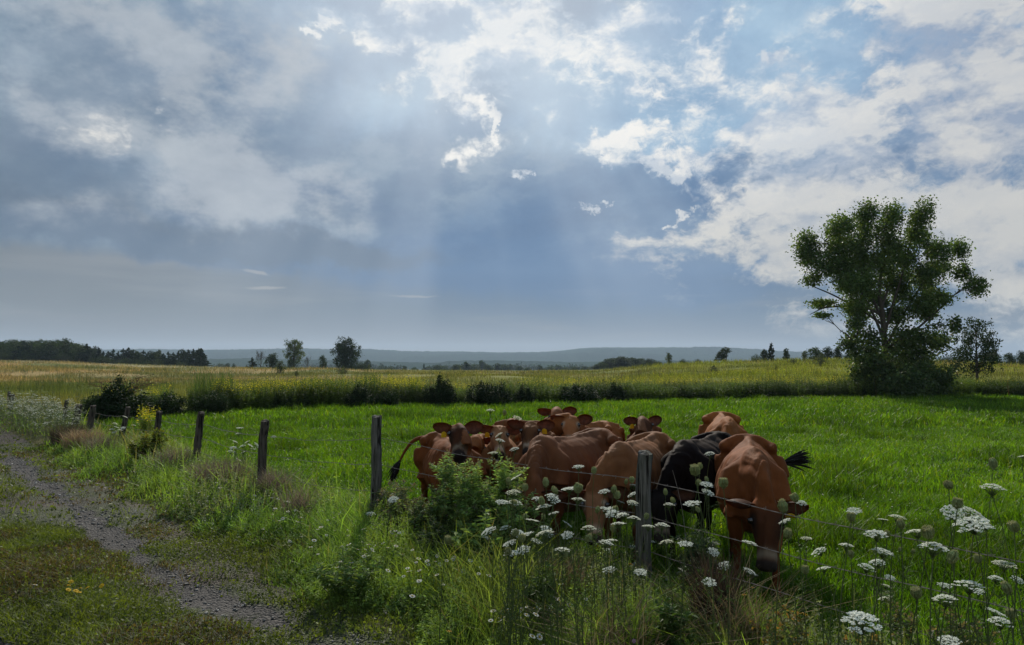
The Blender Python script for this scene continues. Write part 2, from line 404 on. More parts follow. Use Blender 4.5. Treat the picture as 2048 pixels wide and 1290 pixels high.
# skyline of the near land: photograph x -> crest y, crest distance
CX = [-600, 0, 100, 200, 300, 400, 520, 650, 760, 900, 1050, 1190, 1250, 1300, 1400, 1500, 1600, 1680, 1800, 1900, 2048, 2700]
CY = [716, 722, 724, 727, 731, 734, 736, 737, 741, 743, 744, 742, 737, 731, 727, 724, 722, 722, 724, 727, 727, 724]
CR = [240, 240, 240, 240, 235, 230, 220, 200, 190, 185, 180, 175, 165, 155, 145, 140, 135, 130, 130, 130, 140, 160]
def bend(x, y): return .38*sst(7.5, 4.6, T(x, y))
def rutf(x, y, k):
    q = S(x, y)+(vn(x, y, 2.6, 5, 2)-.5)*.25-bend(x, y)
    return np.exp(-((q-2.15)/.21)**2)+1.35*np.exp(-((q-.60)/.27)**2)+(vn(x, y, .55, 90, 4)-.5)*k
def ground_z(x, y):
    x = np.asarray(x, float); y = np.asarray(y, float)
    r = np.hypot(x, y); yy = np.maximum(y, 1e-3)
    a = np.clip(x/yy, -1.2, 1.2); a = np.where(y < 1, np.sign(x)*1.2, a)
    px = 1024+a*FPX
    cy, cr = np.interp(px, CX, CY), np.interp(px, CX, CR)
    zc = CAM_H-(cy-725)/FPX*cr
    t = np.clip((yy-46)/(cr-46), 0, 1)
    up = t*t*(3-2*t)*.35+t*.65
    z = zc*up
    z = z+np.where((yy > 50) & (yy <= cr), (vn(x, y, 22, 3, 3)-.5)*1.6*sst(50, 90, yy)*sst(1, .75, t), 0)
    z = z+np.where((yy > 60), (vn(x, y, 6, 8, 2)-.5)*.35*sst(60, 90, yy)*sst(1.0, .9, t)*sst(1150, 1350, px), 0)
    far = sst(0, 1, (yy-cr)/700)
    z = np.where(yy > cr, zc*(1-far)+(-16)*far, z)
    z = z+sst(1500, 6000, r)*12
    near = sst(60, 30, r)
    s = S(x, y)
    wob = (vn(x, y, 2.6, 5, 2)-.5)*.25
    rut = np.exp(-((s-2.12+wob-bend(x, y))/.32)**2)+np.exp(-((s-.5+wob-bend(x, y))/.30)**2)
    z = z+near*(-.045*rut*sst(3.4, 3.0, s)+.10*sst(2.7, 3.6, s)*sst(5.4, 4.6, s)+(vn(x, y, .9, 9, 3)-.5)*.06*sst(2.4, 3.2, s)+(vn(x, y, 4, 19, 2)-.5)*.10*sst(5, 8, s))
    return z
# colours of the sward, shared by the soil sheet and the grass that grows from it
def rough_col(x, y):
    """rough grassland beyond the hedge"""
    x = np.asarray(x, float); y = np.asarray(y, float); px = 1024+x/np.maximum(y, 1)*FPX
    n = vn(x, y, 18, 21, 3); n2 = vn(x, y*2.5, 40, 33, 3)
    yg = np.array((.150, .160, .030)); tan = np.array((.30, .215, .088)); gr = np.array((.070, .105, .022)); pale = np.array((.36, .32, .21))
    left = sst(900, 500, px)
    tw = np.clip(left*sst(62, 85, y)*sst(215, 150, y)*.9+(n2-.5)*2.4+(1-left)*.18, 0, 1)
    c = yg*(1-tw[..., None])+tan*tw[..., None]
    g = np.clip(sst(.52, .70, n)*.7+np.exp(-((y-66-x*.03)/3.0)**2)*left*.8, 0, 1)[..., None]
    c = c*(1-g)+gr*g
    e = (np.exp(-((y-212)/16)**2)*sst(520, 300, px)*.85)[..., None]
    c = c*(1-e)+pale*e
    r = sst(1200, 1400, px)*sst(60, 80, y)
    rr = (r*sst(.35, .62, vn(x, y*1.8, 9, 44, 3)))[..., None]
    c = c*(1-rr)+np.array((.185, .20, .02))*rr
    return c
FIELD = np.array((.050, .118, .006))
def field_col(x, y):
    n = vn(x, y, 3.0, 50, 3)[..., None]; m = vn(x, y, 11, 51, 2)[..., None]
    a = FIELD*.72; b = np.array((.088, .160, .008))
    c = a*(1-n)+b*n
    return c*(.80+.4*m)
def land_col(x, y):
    s = S(x, y); e = edge_y(x)
    c = rough_col(x, y)
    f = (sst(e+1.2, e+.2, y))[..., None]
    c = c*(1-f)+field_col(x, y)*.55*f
    v = (sst(4.9, 4.4, s)*sst(60, 40, y))[..., None]
    vc = np.array((.045, .055, .02))+np.array((.05, .03, .015))*vn(x, y, 1.4, 60, 3)[..., None]
    c = c*(1-v)+vc*v
    far = sst(230, 420, y)[..., None]
    fc = np.where(vn(x/2.2, y/5, 60, 70, 2)[..., None] > .55, np.array((.06, .13, .03)), np.array((.035, .06, .025)))
    return c*(1-far)+fc*far
def land():
    # one polar sheet from the camera's feet to the horizon
    az = np.concatenate([np.linspace(-math.pi, -.85, 60, endpoint=False), np.linspace(-.85, .85, 420), np.linspace(.85, math.pi, 60)[1:]])
    r = np.concatenate([[.3], np.geomspace(1.2, 50, 190), np.geomspace(50.5, 300, 190), np.geomspace(306, 14000, 90)])
    A, Rr = np.meshgrid(az, r, indexing='ij')
    x, y = np.sin(A)*Rr, np.cos(A)*Rr
    z = ground_z(x, y)
    V = np.stack([x, y, z], -1).reshape(-1, 3)
    n, m = A.shape
    i, j = np.meshgrid(np.arange(n-1), np.arange(m-1), indexing='ij')
    F = np.stack([i*m+j, (i+1)*m+j, (i+1)*m+j+1, i*m+j+1], -1).reshape(-1, 4)
    col = land_col(x.ravel(), y.ravel())
    mt, nt, out = newmat('soil_and_sward'); P = geo_pos(nt)
    n1 = nnoise(nt, P, 1.7, 8, .68); n2 = nnoise(nt, P, .12, 5, .6)
    c = nmix(nt, 1.0, attr(nt), comb(nt, n1*.9+.55, n1*.8+.6, n1*.7+.65), 'MULTIPLY')
    c = nmix(nt, n2.ss(.45, .65)*.25, c, nmix(nt, 1.0, c, (.7, .85, .7), 'MULTIPLY'))
    b = bsdf(nt, c, .95, .05, normal=bump(nt, n1, .8, .12)); nt.links.new(b.outputs[0], out.inputs[0])
    o = link('ground', mesh('ground', V, F, None, col, True, (mt,))); tag(o, kind='structure')
land()
def track():
    s = np.concatenate([np.arange(-2.6, 3.3, .05)]); t = np.concatenate([np.arange(-6, 12, .06), np.arange(12, 26, .12), np.arange(26, 70, .5)])
    Sg, Tg = np.meshgrid(s, t, indexing='ij'); x, y = ST(Sg, Tg)
    z = ground_z(x, y)+.014+(vn(x, y, .16, 80, 3)-.5)*.035*sst(30, 12, Tg)
    edge = (sst(2.75, 3.3, Sg)+sst(-2.2, -2.6, Sg)); z = z-edge*.05
    V = np.stack([x, y, z], -1).reshape(-1, 3); n, m = Sg.shape
    i, j = np.meshgrid(np.arange(n-1), np.arange(m-1), indexing='ij')
    F = np.stack([i*m+j, i*m+j+1, (i+1)*m+j+1, (i+1)*m+j], -1).reshape(-1, 4)
    wob = (vn(x, y, 2.6, 5, 2)-.5)*.25; q = Sg+wob-bend(x, y)
    n1 = vn(x, y, .55, 90, 4); n2 = vn(x, y, 1.9, 91, 3)
    rut = np.clip(rutf(x, y, 2.0), 0, 1)*sst(.36, .50, vn(x, y, 1.0, 97, 2)+.25*np.exp(-((q-2.15)/.15)**2)+.25*np.exp(-((q-.60)/.22)**2))
    rut = sst(.45, .78, rut)[..., None]
    grav = np.array((.040, .036, .032)); soil = np.array((.050, .038, .026)); moss = np.array((.040, .050, .014)); straw = np.array((.070, .050, .028))
    c = soil+(moss-soil)*sst(.36, .52, n2)[..., None]
    st = (sst(.5, .68, vn(x, y, .8, 93, 3))*sst(2.4, 2.9, q))[..., None]
    c = c+(straw-c)*st*.8
    c = c+(grav*(.6+.7*n1[..., None])-c)*rut
    mt, nt, out = newmat('gravel_and_dirt'); P = geo_pos(nt)
    vo = nt.nodes.new('ShaderNodeTexVoronoi'); vo.inputs['Scale'].default_value = 42; nt.links.new(P, vo.inputs['Vector'])
    vd = X(nt, vo.outputs['Distance']); vc = nt.nodes.new('ShaderNodeSeparateColor'); nt.links.new(vo.outputs['Color'], vc.inputs[0])
    f = nnoise(nt, P, 22, 7, .7)
    k = X(nt, vc.outputs[0])*.9+.45
    cc = nmix(nt, 1.0, attr(nt), comb(nt, k, k, k*1.03), 'MULTIPLY')
    cc = nmix(nt, 1.0, cc, comb(nt, f*1.4+.3, f*1.4+.3, f*1.4+.3), 'MULTIPLY')
    h = (vd*-1.0+f*.7)
    b = bsdf(nt, cc, .8, .25, normal=bump(nt, h, .9, .03)); nt.links.new(b.outputs[0], out.inputs[0])
    o = link('dirt_track', mesh('dirt_track', V, F, None, c.reshape(-1, 3), True, (mt,))); tag(o, kind='structure')
track()
# ---------------------------------------------------------------- hills at the horizon
def hills(name, pts, dist, depth, foot, colr, seed, rough):
    px = np.arange(-500, 2600, 1.5 if dist < 3000 else 1.2); a = (px-1024)/FPX
    top = CAM_H-(np.interp(px, [p[0] for p in pts], [p[1] for p in pts])-725)/FPX*dist
    k = np.linspace(0, 1, 26)
    K, Ai = np.meshgrid(k, a, indexing='ij'); _, Tp = np.meshgrid(k, top, indexing='ij')
    Y = dist-depth*(1-K); Xx = Ai*Y
    prof = np.sin(K*math.pi/2)**.8
    z = foot+(Tp-foot)*prof
    z = z+(vn(Xx, Y, 420, seed, 3)-.5)*.5*(Tp-foot)*np.sin(K*math.pi)*.8
    z = z+(vn(Xx, Y, 26, seed+5, 3)-.5)*rough*np.clip(K*6, 0, 1)
    back = z[-1]*0+foot; V = np.stack([Xx, Y, z], -1)
    bk = np.stack([a*(dist+depth*.6), np.full_like(a, dist+depth*.6), back-5], -1)
    V = np.concatenate([V, bk[None]], 0); n, m = V.shape[:2]
    i, j = np.meshgrid(np.arange(n-1), np.arange(m-1), indexing='ij')
    F = np.stack([i*m+j, i*m+j+1, (i+1)*m+j+1, (i+1)*m+j], -1).reshape(-1, 4)
    Vf = V.reshape(-1, 3); nn = vn(Vf[:, 0], Vf[:, 1], 180, seed+9, 3)[:, None]; n3 = vn(Vf[:, 0], Vf[:, 1], 30, seed+11, 2)[:, None]
    c = np.array(colr)*(.6+.8*nn)*(.7+.6*n3)
    mt, nt, out = newmat(name); P = geo_pos(nt); n1 = nnoise(nt, P, .05, 6, .7)
    b = bsdf(nt, nmix(nt, 1.0, attr(nt), comb(nt, n1*1.6+.2, n1*1.6+.2, n1*1.6+.2), 'MULTIPLY'), 1.0, .0, normal=bump(nt, n1, 1.0, 14))
    nt.links.new(b.outputs[0], out.inputs[0])
    o = link(name, mesh(name, Vf, F, None, c, True, (mt,))); tag(o, kind='structure')
hills('far_hills', [(-500, 702), (0, 701), (200, 699), (330, 700), (460, 700), (600, 697), (720, 701), (850, 703), (1000, 705), (1090, 704), (1125, 701), (1160, 697), (1210, 695), (1350, 696), (1480, 700), (1600, 705), (1800, 716), (1930, 715), (2048, 712), (2600, 712)],
      4600, 1500, -25, (.020, .040, .022), 100, 9)
hills('wooded_ridge', [(-500, 722), (0, 722), (330, 720), (480, 717), (700, 721), (760, 724), (880, 726), (900, 722), (1000, 721), (1150, 725), (1300, 721), (1500, 724), (1700, 726), (2048, 726), (2600, 726)],
      2300, 500, -24, (.022, .045, .022), 130, 6)
# ---------------------------------------------------------------- haze
def haze():
    V = np.array([(x, y, z) for x in (-7000, 7000) for y in (-300, 7000) for z in (-60, 180)], float)
    F = [(0, 1, 3, 2), (4, 6, 7, 5), (0, 4, 5, 1), (2, 3, 7, 6), (0, 2, 6, 4), (1, 5, 7, 3)]
    m, nt, out = newmat('haze'); v = nt.nodes.new('ShaderNodeVolumePrincipled')
    v.inputs['Color'].default_value = (.62, .80, 1.0, 1); v.inputs['Density'].default_value = HAZE
    v.inputs['Anisotropy'].default_value = 0.2
    nt.links.new(v.outputs[0], out.inputs['Volume'])
    o = link('haze', mesh('haze', V, F, None, None, False, (m,))); tag(o, kind='stuff')
    o.data.materials[0].cycles.homogeneous_volume = True if hasattr(m.cycles, 'homogeneous_volume') else False
HAZE = 1.2e-4
haze()
# ---------------------------------------------------------------- trees and bushes
def crown_leaves(mb, lobes, n, size, g, col, clump=.33, shell=.45, aspect=.6, ncl=14):
    """lobes (cx,cy,cz,rx,ry,rz): leaves gathered in clumps through each lobe, so that sky shows between them"""
    L = np.asarray(lobes, float); vol = (L[:, 3]*L[:, 4]*L[:, 5])**(2/3); cnt = np.maximum((n*vol/vol.sum()).astype(int), 20)
    for l, c in zip(L, cnt):
        k = max(4, int(ncl*(.7+.6*g.random())))
        d = randdir(k, g)*(shell+(1-shell)*g.random(k)**.5)[:, None]
        ce = d*l[3:6]+l[:3]
        w = g.random(k)+.4; pick = g.choice(k, c, p=w/w.sum())
        P = ce[pick]+g.normal(0, 1, (c, 3))*l[3:6]*clump*.55
        V, F = leaves(P, size*g.uniform(.7, 1.35, c), g, aspect)
        base = np.exp(g.normal(0, .16, k))[pick][:, None]*np.asarray(col)
        mb.add(V, F, None, varcol(base, c, g, .22, .10, 4))
def limb(mb, p, q, r0, r1, g, n=5, wob=.06, sag=0.0):
    p, q = np.asarray(p, float), np.asarray(q, float); k = 6; t = np.linspace(0, 1, k)[:, None]
    L = np.linalg.norm(q-p); P = p+(q-p)*t+g.normal(0, wob*L, (k, 3))*np.sin(t*math.pi)+np.array((0, 0, sag*L))*np.sin(t*math.pi)
    mb.add(*tube(P, np.linspace(r0, r1, k), n)); return P
def make_tree(kind, H, W, n, size, seed, col, th=.2, tr=.03):
    """crown and trunk meshes of a tree H high, W wide, standing at the origin"""
    g = np.random.default_rng(seed); tk, cr = MB(), MB(); lobes = []
    if kind in ('round', 'spread', 'tall', 'thin'):
        nl = {'round': 16, 'spread': 15, 'tall': 12, 'thin': 12}[kind]
        for i in range(nl):
            t = (i+.5)/nl; z = th+(1-th)*t
            prof = {'round': math.sin(math.pi*min(1, (t*.9+.12)))**.6, 'spread': .45+.55*math.sin(math.pi*(t*.75+.2)), 'tall': .5+.5*math.sin(math.pi*t), 'thin': .35+.65*math.sin(math.pi*t)}[kind]
            a = i*2.4+g.random(); rr = W*.5*prof*(.35+.4*g.random())
            s = {'round': .27, 'spread': .22, 'tall': .26, 'thin': .20}[kind]*(.75+.5*g.random())
            lobes.append((math.cos(a)*rr, math.sin(a)*rr, H*(z*.90), W*s, W*s, W*s*.8+H*.02))
        lobes.append((0, 0, H*(th+.5*(1-th)), W*.26, W*.26, H*(1-th)*.33))
        lobes.append((W*.05*g.normal(), 0, H*.93, W*.15, W*.15, H*.07))
    elif kind == 'pine':
        for i in range(11):
            t = i/10; z = .16+.80*t; w = W*.5*(1-t)**.75*(.75+.5*g.random())+W*.05
            for q in range(3):
                a = g.random()*6.28; rr = w*.55
                lobes.append((math.cos(a)*rr, math.sin(a)*rr, H*z+g.normal()*H*.02, w*.55, w*.55, H*.045))
        lobes.append((0, 0, H*.97, W*.04, W*.04, H*.04))
    elif kind == 'bush':
        for i in range(11):
            a = i*2.4; rr = W*.33*(i/11)**.5; hh = H*(1-.55*(rr/(W*.5))**1.3)*(.8+.35*g.random())
            lobes.append((math.cos(a)*rr, math.sin(a)*rr, hh*.5, W*.20, W*.20, hh*.5))
    elif kind == 'leaning':
        for i in range(12):
            t = i/11; lobes.append((W*(.42*t*t-.25)+g.normal()*W*.14, g.normal()*W*.14, H*(.22+.68*t), W*(.30-.12*t), W*.25, H*.14))
    if kind != 'bush':
        top = (0, 0, H*.86) if kind != 'leaning' else (W*.12, 0, H*.85)
        limb(tk, (0, 0, -.3), top, H*tr, H*tr*.15, g, 8, .015)
        for l in lobes[::1 if kind != 'pine' else 3]:
            z0 = max(th*H*.75, l[2]-.30*H*(1 if kind != 'pine' else .1)); f = z0/(H*.86)
            limb(tk, (top[0]*f, 0, z0), l[:3], H*tr*.42*(1-f*.7), H*.003, g, 4, .04)
    else:
        for l in lobes: limb(tk, (l[0]*.25, l[1]*.25, -.15), (l[0], l[1], l[2]*1.5), H*.012, H*.004, g, 4, .05)
    crown_leaves(cr, lobes, n, size, g, col)
    return tk, cr
def bare_mesh(H, W, seed, up=.6):
    g = np.random.default_rng(seed); tk = MB()
    def grow(p, d, L, r, lev):
        q = p+d*L; limb(tk, p, q, r, r*.6, g, 4, .04)
        if lev == 0: return
        for _ in range(4):
            nd = unit(d+g.normal(0, .55, 3)*(1, 1, .5)+np.array((0, 0, .18*up))); f = .35+.6*g.random()
            grow(p+(q-p)*f, nd, L*.66, r*.5, lev-1)
    for i in range(3): grow(np.zeros(3), unit(np.array((g.normal()*.25, g.normal()*.25, 1))), H*.45, H*.016, 4)
    V = np.concatenate(tk.V); s = np.array((W/(np.ptp(V[:, 0])+.01), W/(np.ptp(V[:, 1])+.01), H/(V[:, 2].max()+.01)))
    tk.V = [v*s for v in tk.V]; return tk
DEEP, MID, PALE, GREYG, YELG = (.026, .046, .015), (.040, .066, .018), (.085, .115, .035), (.060, .075, .038), (.085, .105, .022)
PROTO = {}
def proto(key, kind, n, size, seed, col, wh=.8, th=.2, mat=None, tr=.03):
    """unit-height prototype meshes (crown, trunk)"""
    tk, cr = make_tree(kind, 10, 10*wh, n, size, seed, col, th, tr)
    mat = mat or M_FAR
    PROTO[key] = (tk.me('trunk', (M_BARK,), True), cr.me('crown', (mat,)), kind)
proto('oak', 'round', 9000, .42, 1, DEEP, .95, .12)
proto('oak2', 'round', 4200, .55, 2, (.030, .050, .020), .9, .12)
proto('oak3', 'round', 4200, .55, 3, MID, 1.0, .10)
proto('pine1', 'pine', 4200, .50, 4, (.022, .040, .018), .62)
proto('pine2', 'pine', 4200, .55, 5, (.026, .046, .020), .75)
proto('tall1', 'tall', 3800, .52, 6, (.036, .058, .020), .6)
proto('airy', 'spread', 5200, .36, 7, PALE, .8, .35)
proto('young', 'thin', 2600, .42, 8, YELG, .75, .15)
proto('elm', 'spread', 5200, .36, 9, DEEP, .9, .22)
proto('lean', 'leaning', 4200, .42, 10, (.030, .046, .020), .75, .15)
proto('narrow', 'thin', 3200, .45, 11, (.020, .034, .014), .38, .08)
proto('bushd', 'bush', 5200, .42, 12, DEEP, 1.5, 0)
proto('bushg', 'bush', 4200, .42, 13, GREYG, 1.6, 0)
proto('bushm', 'bush', 4200, .45, 14, MID, 1.5, 0)
proto('cone', 'pine', 3600, .46, 15, (.030, .050, .026), 1.1, 0)
PROTO['bare'] = (bare_mesh(10, 7, 4).me('branches', (M_BARK,), True), None, 'bare')
PROTO['twiggy'] = (bare_mesh(10, 8, 9).me('branches', (M_BARK,), True), None, 'bare')
def plant(key, px, ybase, ytop, d, label, cat='tree', name='tree', group=None, w=1.0, lift=0.0, seed=0):
    x, y, _ = pix(px, 725, d); z = float(ground_z(x, y))
    zt = pix(px, ytop, d)[2]; h = max(zt-z, .8)
    if ybase is not None: z = min(z, pix(px, ybase, d)[2]+.3) if lift else z
    rz = (px*1.7+seed) % 6.28 if key not in ('lean',) else 0.0
    if name != 'tree' or key in ('x',): rz = (px*.9) % 6.28
    s = h/10.0
    root = empty(name, (x, y, z-.05), rz, (s*w, s*w, s))
    tag(root, label, cat, group)
    tk, cr, kind = PROTO[key]
    if tk and kind != 'bush': link('trunk' if kind != 'bare' else 'branches', tk, root)
    if kind == 'bush': link('stems', tk, root)
    if cr: link('crown' if kind != 'bush' else 'foliage', cr, root)
    return root
# the long treeline on the left skyline
g = np.random.default_rng(3)
top = [(0, 684), (30, 682), (60, 681), (100, 684), (130, 683), (160, 690), (180, 689), (190, 698), (215, 703), (235, 695), (265, 703), (290, 700), (310, 700), (330, 706), (350, 702), (375, 700), (400, 696), (420, 716)]
xs = np.concatenate([np.arange(-90, 195, 10.5), np.arange(196, 400, 10.0)])
for i, px in enumerate(xs):
    yt = np.interp(px, [p[0] for p in top], [p[1] for p in top])+g.normal()*2.6
    key = ['oak2', 'oak3', 'tall1', 'oak2', 'pine2', 'oak3'][g.integers(6)] if px < 190 else ['pine1', 'pine2', 'oak2', 'pine1', 'tall1'][g.integers(5)]
    rightish = px > 190
    kinds = {'oak2': 'rounded dark broadleaf tree', 'oak3': 'mid green broadleaf tree', 'tall1': 'tall narrow leafy tree', 'pine1': 'dark pointed pine', 'pine2': 'dark broad pine'}[key]
    plant(key, px, None, yt, 262+g.uniform(-12, 22), f"{kinds} in the {'lower right' if rightish else 'higher left'} part of the treeline on the left skyline",
          group=f"{kinds}s in the {'right' if rightish else 'left'} part of the treeline", w=g.uniform(.95, 1.35), seed=i)
# a lower storey along the foot of that treeline
for i, px in enumerate(np.arange(-80, 415, 11.0)):
    yt = np.interp(px, [0, 200, 420], [706, 717, 725])+g.normal()*3
    plant('bushd' if i % 2 else 'bushm', px, None, yt, 252+g.uniform(-4, 4), 'low bush filling the foot of the long skyline treeline', 'bush', 'bush', 'bushes at the foot of the treeline', w=1.3, seed=i)
plant('pine1', 402, None, 696, 250, 'flat-topped pine standing tallest at the right end of the skyline treeline', w=1.05)
plant('pine2', 411, None, 712, 246, 'short ragged pine at the very right end of the skyline treeline', w=1.2)
# single trees on the middle skyline
plant('cone', 468, None, 726, 215, 'tiny dark conifer alone between the long treeline and the middle trees', w=.9)
plant('pine1', 504, None, 714, 210, 'small ragged dark conifer left of the bare twiggy tree', w=1.2)
plant('twiggy', 522, None, 697, 212, 'leafless twiggy tree at the left of the middle skyline group', 'dead tree', 'dead_tree')
plant('oak2', 545, None, 708, 208, 'dark bushy tree between the twiggy tree and the tall pale tree', w=1.0)
plant('airy', 588, None, 679, 205, 'tall pale green tree with an open top and slim trunk', w=.95)
plant('bushm', 583, None, 716, 203, 'dark bush under the tall pale green tree', 'bush', 'bush', w=.8)
plant('bare', 615, None, 709, 205, 'thin bare tree just right of the tall pale tree', 'dead tree', 'dead_tree', w=.8)
plant('oak3', 646, None, 711, 200, 'small lollipop shaped tree on the brown earth bank', w=.62)
plant('oak', 690, None, 679, 192, 'big dark round oak standing alone in the middle skyline', w=.98)
plant('bushd', 722, None, 722, 186, 'dark bush at the right foot of the round oak', 'bush', 'bush', w=1.2)
plant('young', 738, None, 727, 188, 'pale sapling right of the round oak', w=.7)
plant('bushm', 706, None, 716, 190, 'green bush leaning on the right side of the round oak', 'bush', 'bush', w=.7)
plant('young', 560, None, 720, 120, 'pale green young tree in front of the skyline trees', w=1.05)
plant('young', 593, None, 741, 105, 'tiny sapling in the tan grass right of the pale young tree', w=1.3)
plant('bushg', 685, None, 732, 110, 'rounded grey green bush in front of the big round oak', 'bush', 'bush', w=1.05)
# the wooded hillock and the scrub on the right-hand rise
for i, px in enumerate(np.arange(1192, 1322, 9.0)):
    yt = np.interp(px, [1190, 1215, 1235, 1300, 1325], [731, 721, 713, 719, 724])+g.normal()*1.5
    plant(['oak2', 'oak3', 'tall1'][i % 3], px, None, yt, 330+g.uniform(-15, 15), 'hazy round tree in the small wood left of the yellow rise', group='hazy trees of the small wood left of the yellow rise', w=1.7, seed=i)
R_ = [('young', 1338, 704, 150, 1.0, 'pale upright shrub tree at the top left of the yellow rise'), ('lean', 1451, 694, 142, 1.5, 'dark wind-bent tree alone on the crest of the yellow rise'),
      ('cone', 1428, 730, 96, 1.25, 'small conical grey green bush on the slope of the rise'), ('narrow', 1543, 685, 136, 1.0, 'narrow ivy-dark tree sticking up above the scrub'),
      ('bushm', 1512, 708, 137, 1.0, 'round bush left of the narrow dark tree'), ('oak2', 1530, 700, 138, .9, 'dark bushy tree touching the narrow dark tree'),
      ('tall1', 1572, 697, 136, .9, 'slim tree just right of the narrow dark tree'), ('bushg', 1587, 716, 104, .9, 'pale grey willow bush low on the rise'),
      ('young', 1610, 700, 134, 1.0, 'thin pale tree on the skyline left of the big tree'), ('oak3', 1632, 695, 132, 1.2, 'rounded tree on the skyline left of the big tree'),
      ('bushg', 1642, 706, 92, .85, 'tall grey green bush in front of the rise left of the big tree'), ('oak2', 1656, 695, 131, 1.0, 'dark tree on the skyline nearest the big tree'),
      ('tall1', 1676, 693, 130, 1.0, 'tree half hidden behind the left edge of the big tree'), ('bushm', 1300, 728, 150, 1.2, 'low bush at the left foot of the yellow rise'),
      ('bushd', 1365, 717, 148, 1.1, 'low dark bush on the crest right of the pale shrub tree'), ('bushg', 1395, 717, 148, 1.2, 'wispy low bush on the crest near the wind-bent tree'),
      ('young', 1552, 734, 88, .7, 'tiny sapling in the yellow flowers of the rise'), ('bushd', 1498, 741, 84, .5, 'tiny dark shrub in the grass of the rise'),
      ('elm', 1954, 644, 62, .80, 'dark feathery elm with a clear trunk right of the big tree'), ('oak2', 1986, 702, 120, 1.0, 'round dark tree behind the feathery elm'),
      ('oak3', 2020, 706, 125, .9, 'small round tree near the right edge of the skyline'), ('oak2', 2046, 703, 122, 1.0, 'dark tree cut by the right edge of the view'),
      ('bushd', 1895, 710, 120, 1.5, 'dark bush on the skyline between the big tree and the elm'), ('bushm', 1925, 708, 118, 1.3, 'bush behind the trunk of the feathery elm'),
      ('oak3', 1700, 700, 128, 1.1, 'round tree seen through the left foliage of the big tree')]
for k, px, yt, d, w, lb in R_:
    b = k.startswith('bush'); plant(k, px, None, yt, d, lb, 'bush' if b else 'tree', 'bush' if b else 'tree', w=w)
# far trees in the hazy valley
far = [(735, 720, 'l'), (830, 735, 's'), (848, 727, 'n'), (858, 733, 's'), (912, 729, 's'), (933, 724, 'l'), (949, 729, 's'), (965, 722, 'l'), (978, 730, 's'), (996, 727, 'l'), (1008, 729, 's'), (1020, 729, 'l'), (1056, 735, 's'), (1080, 731, 'l'), (1086, 737, 's'), (1115, 730, 's'),
       (1150, 734, 's'), (1170, 733, 's'), (780, 733, 's'), (890, 732, 's'), (1040, 732, 's'), (1100, 733, 's'), (1130, 735, 's'), (760, 734, 's'), (810, 732, 'l'), (874, 730, 's'), (922, 731, 's'), (440, 728, 's'), (455, 727, 'l')]
for i, (px, yt, k) in enumerate(far):
    d = 420+(i*67) % 260; x, y, _ = pix(px, 725, d)
    key = {'l': 'tall1', 's': 'oak3', 'n': 'pine1'}[k]
    plant(key, px, None, yt, d, {'l': 'taller hazy tree in the far valley below the blue hills', 's': 'low round hazy tree in the far valley below the blue hills', 'n': 'small pointed dark conifer at the near edge of the far valley'}[k],
          group={'l': 'taller hazy trees in the far valley', 's': 'low hazy round trees in the far valley', 'n': None}[k], w=1.25 if k != 'n' else .8, seed=i)
# far-off woods of the valley floor read as one mass
def far_wood():
    g = np.random.default_rng(8); mb = MB()
    for row, (d, n) in enumerate([(900, 150), (1150, 170), (1500, 190)]):
        for i in range(n):
            px = g.uniform(380, 1400); 
            if vn(px, d, 60, 200+row, 2) < .47: continue
            x, y, _ = pix(px, 725, d+g.uniform(-40, 40)); z = float(ground_z(x, y)); h = g.uniform(9, 15)
            L = [(x+g.normal()*2, y, z+h*.5, h*.55, h*.5, h*.5), (x+g.normal()*4, y, z+h*.35, h*.6, h*.5, h*.35)]
            crown_leaves(mb, L, 260, 2.4, g, (.030, .050, .024), .5, .3, .8, 8)
    o = link('far_woods', mb.me('far_woods', (M_FAR,))); tag(o, kind='stuff')
far_wood()
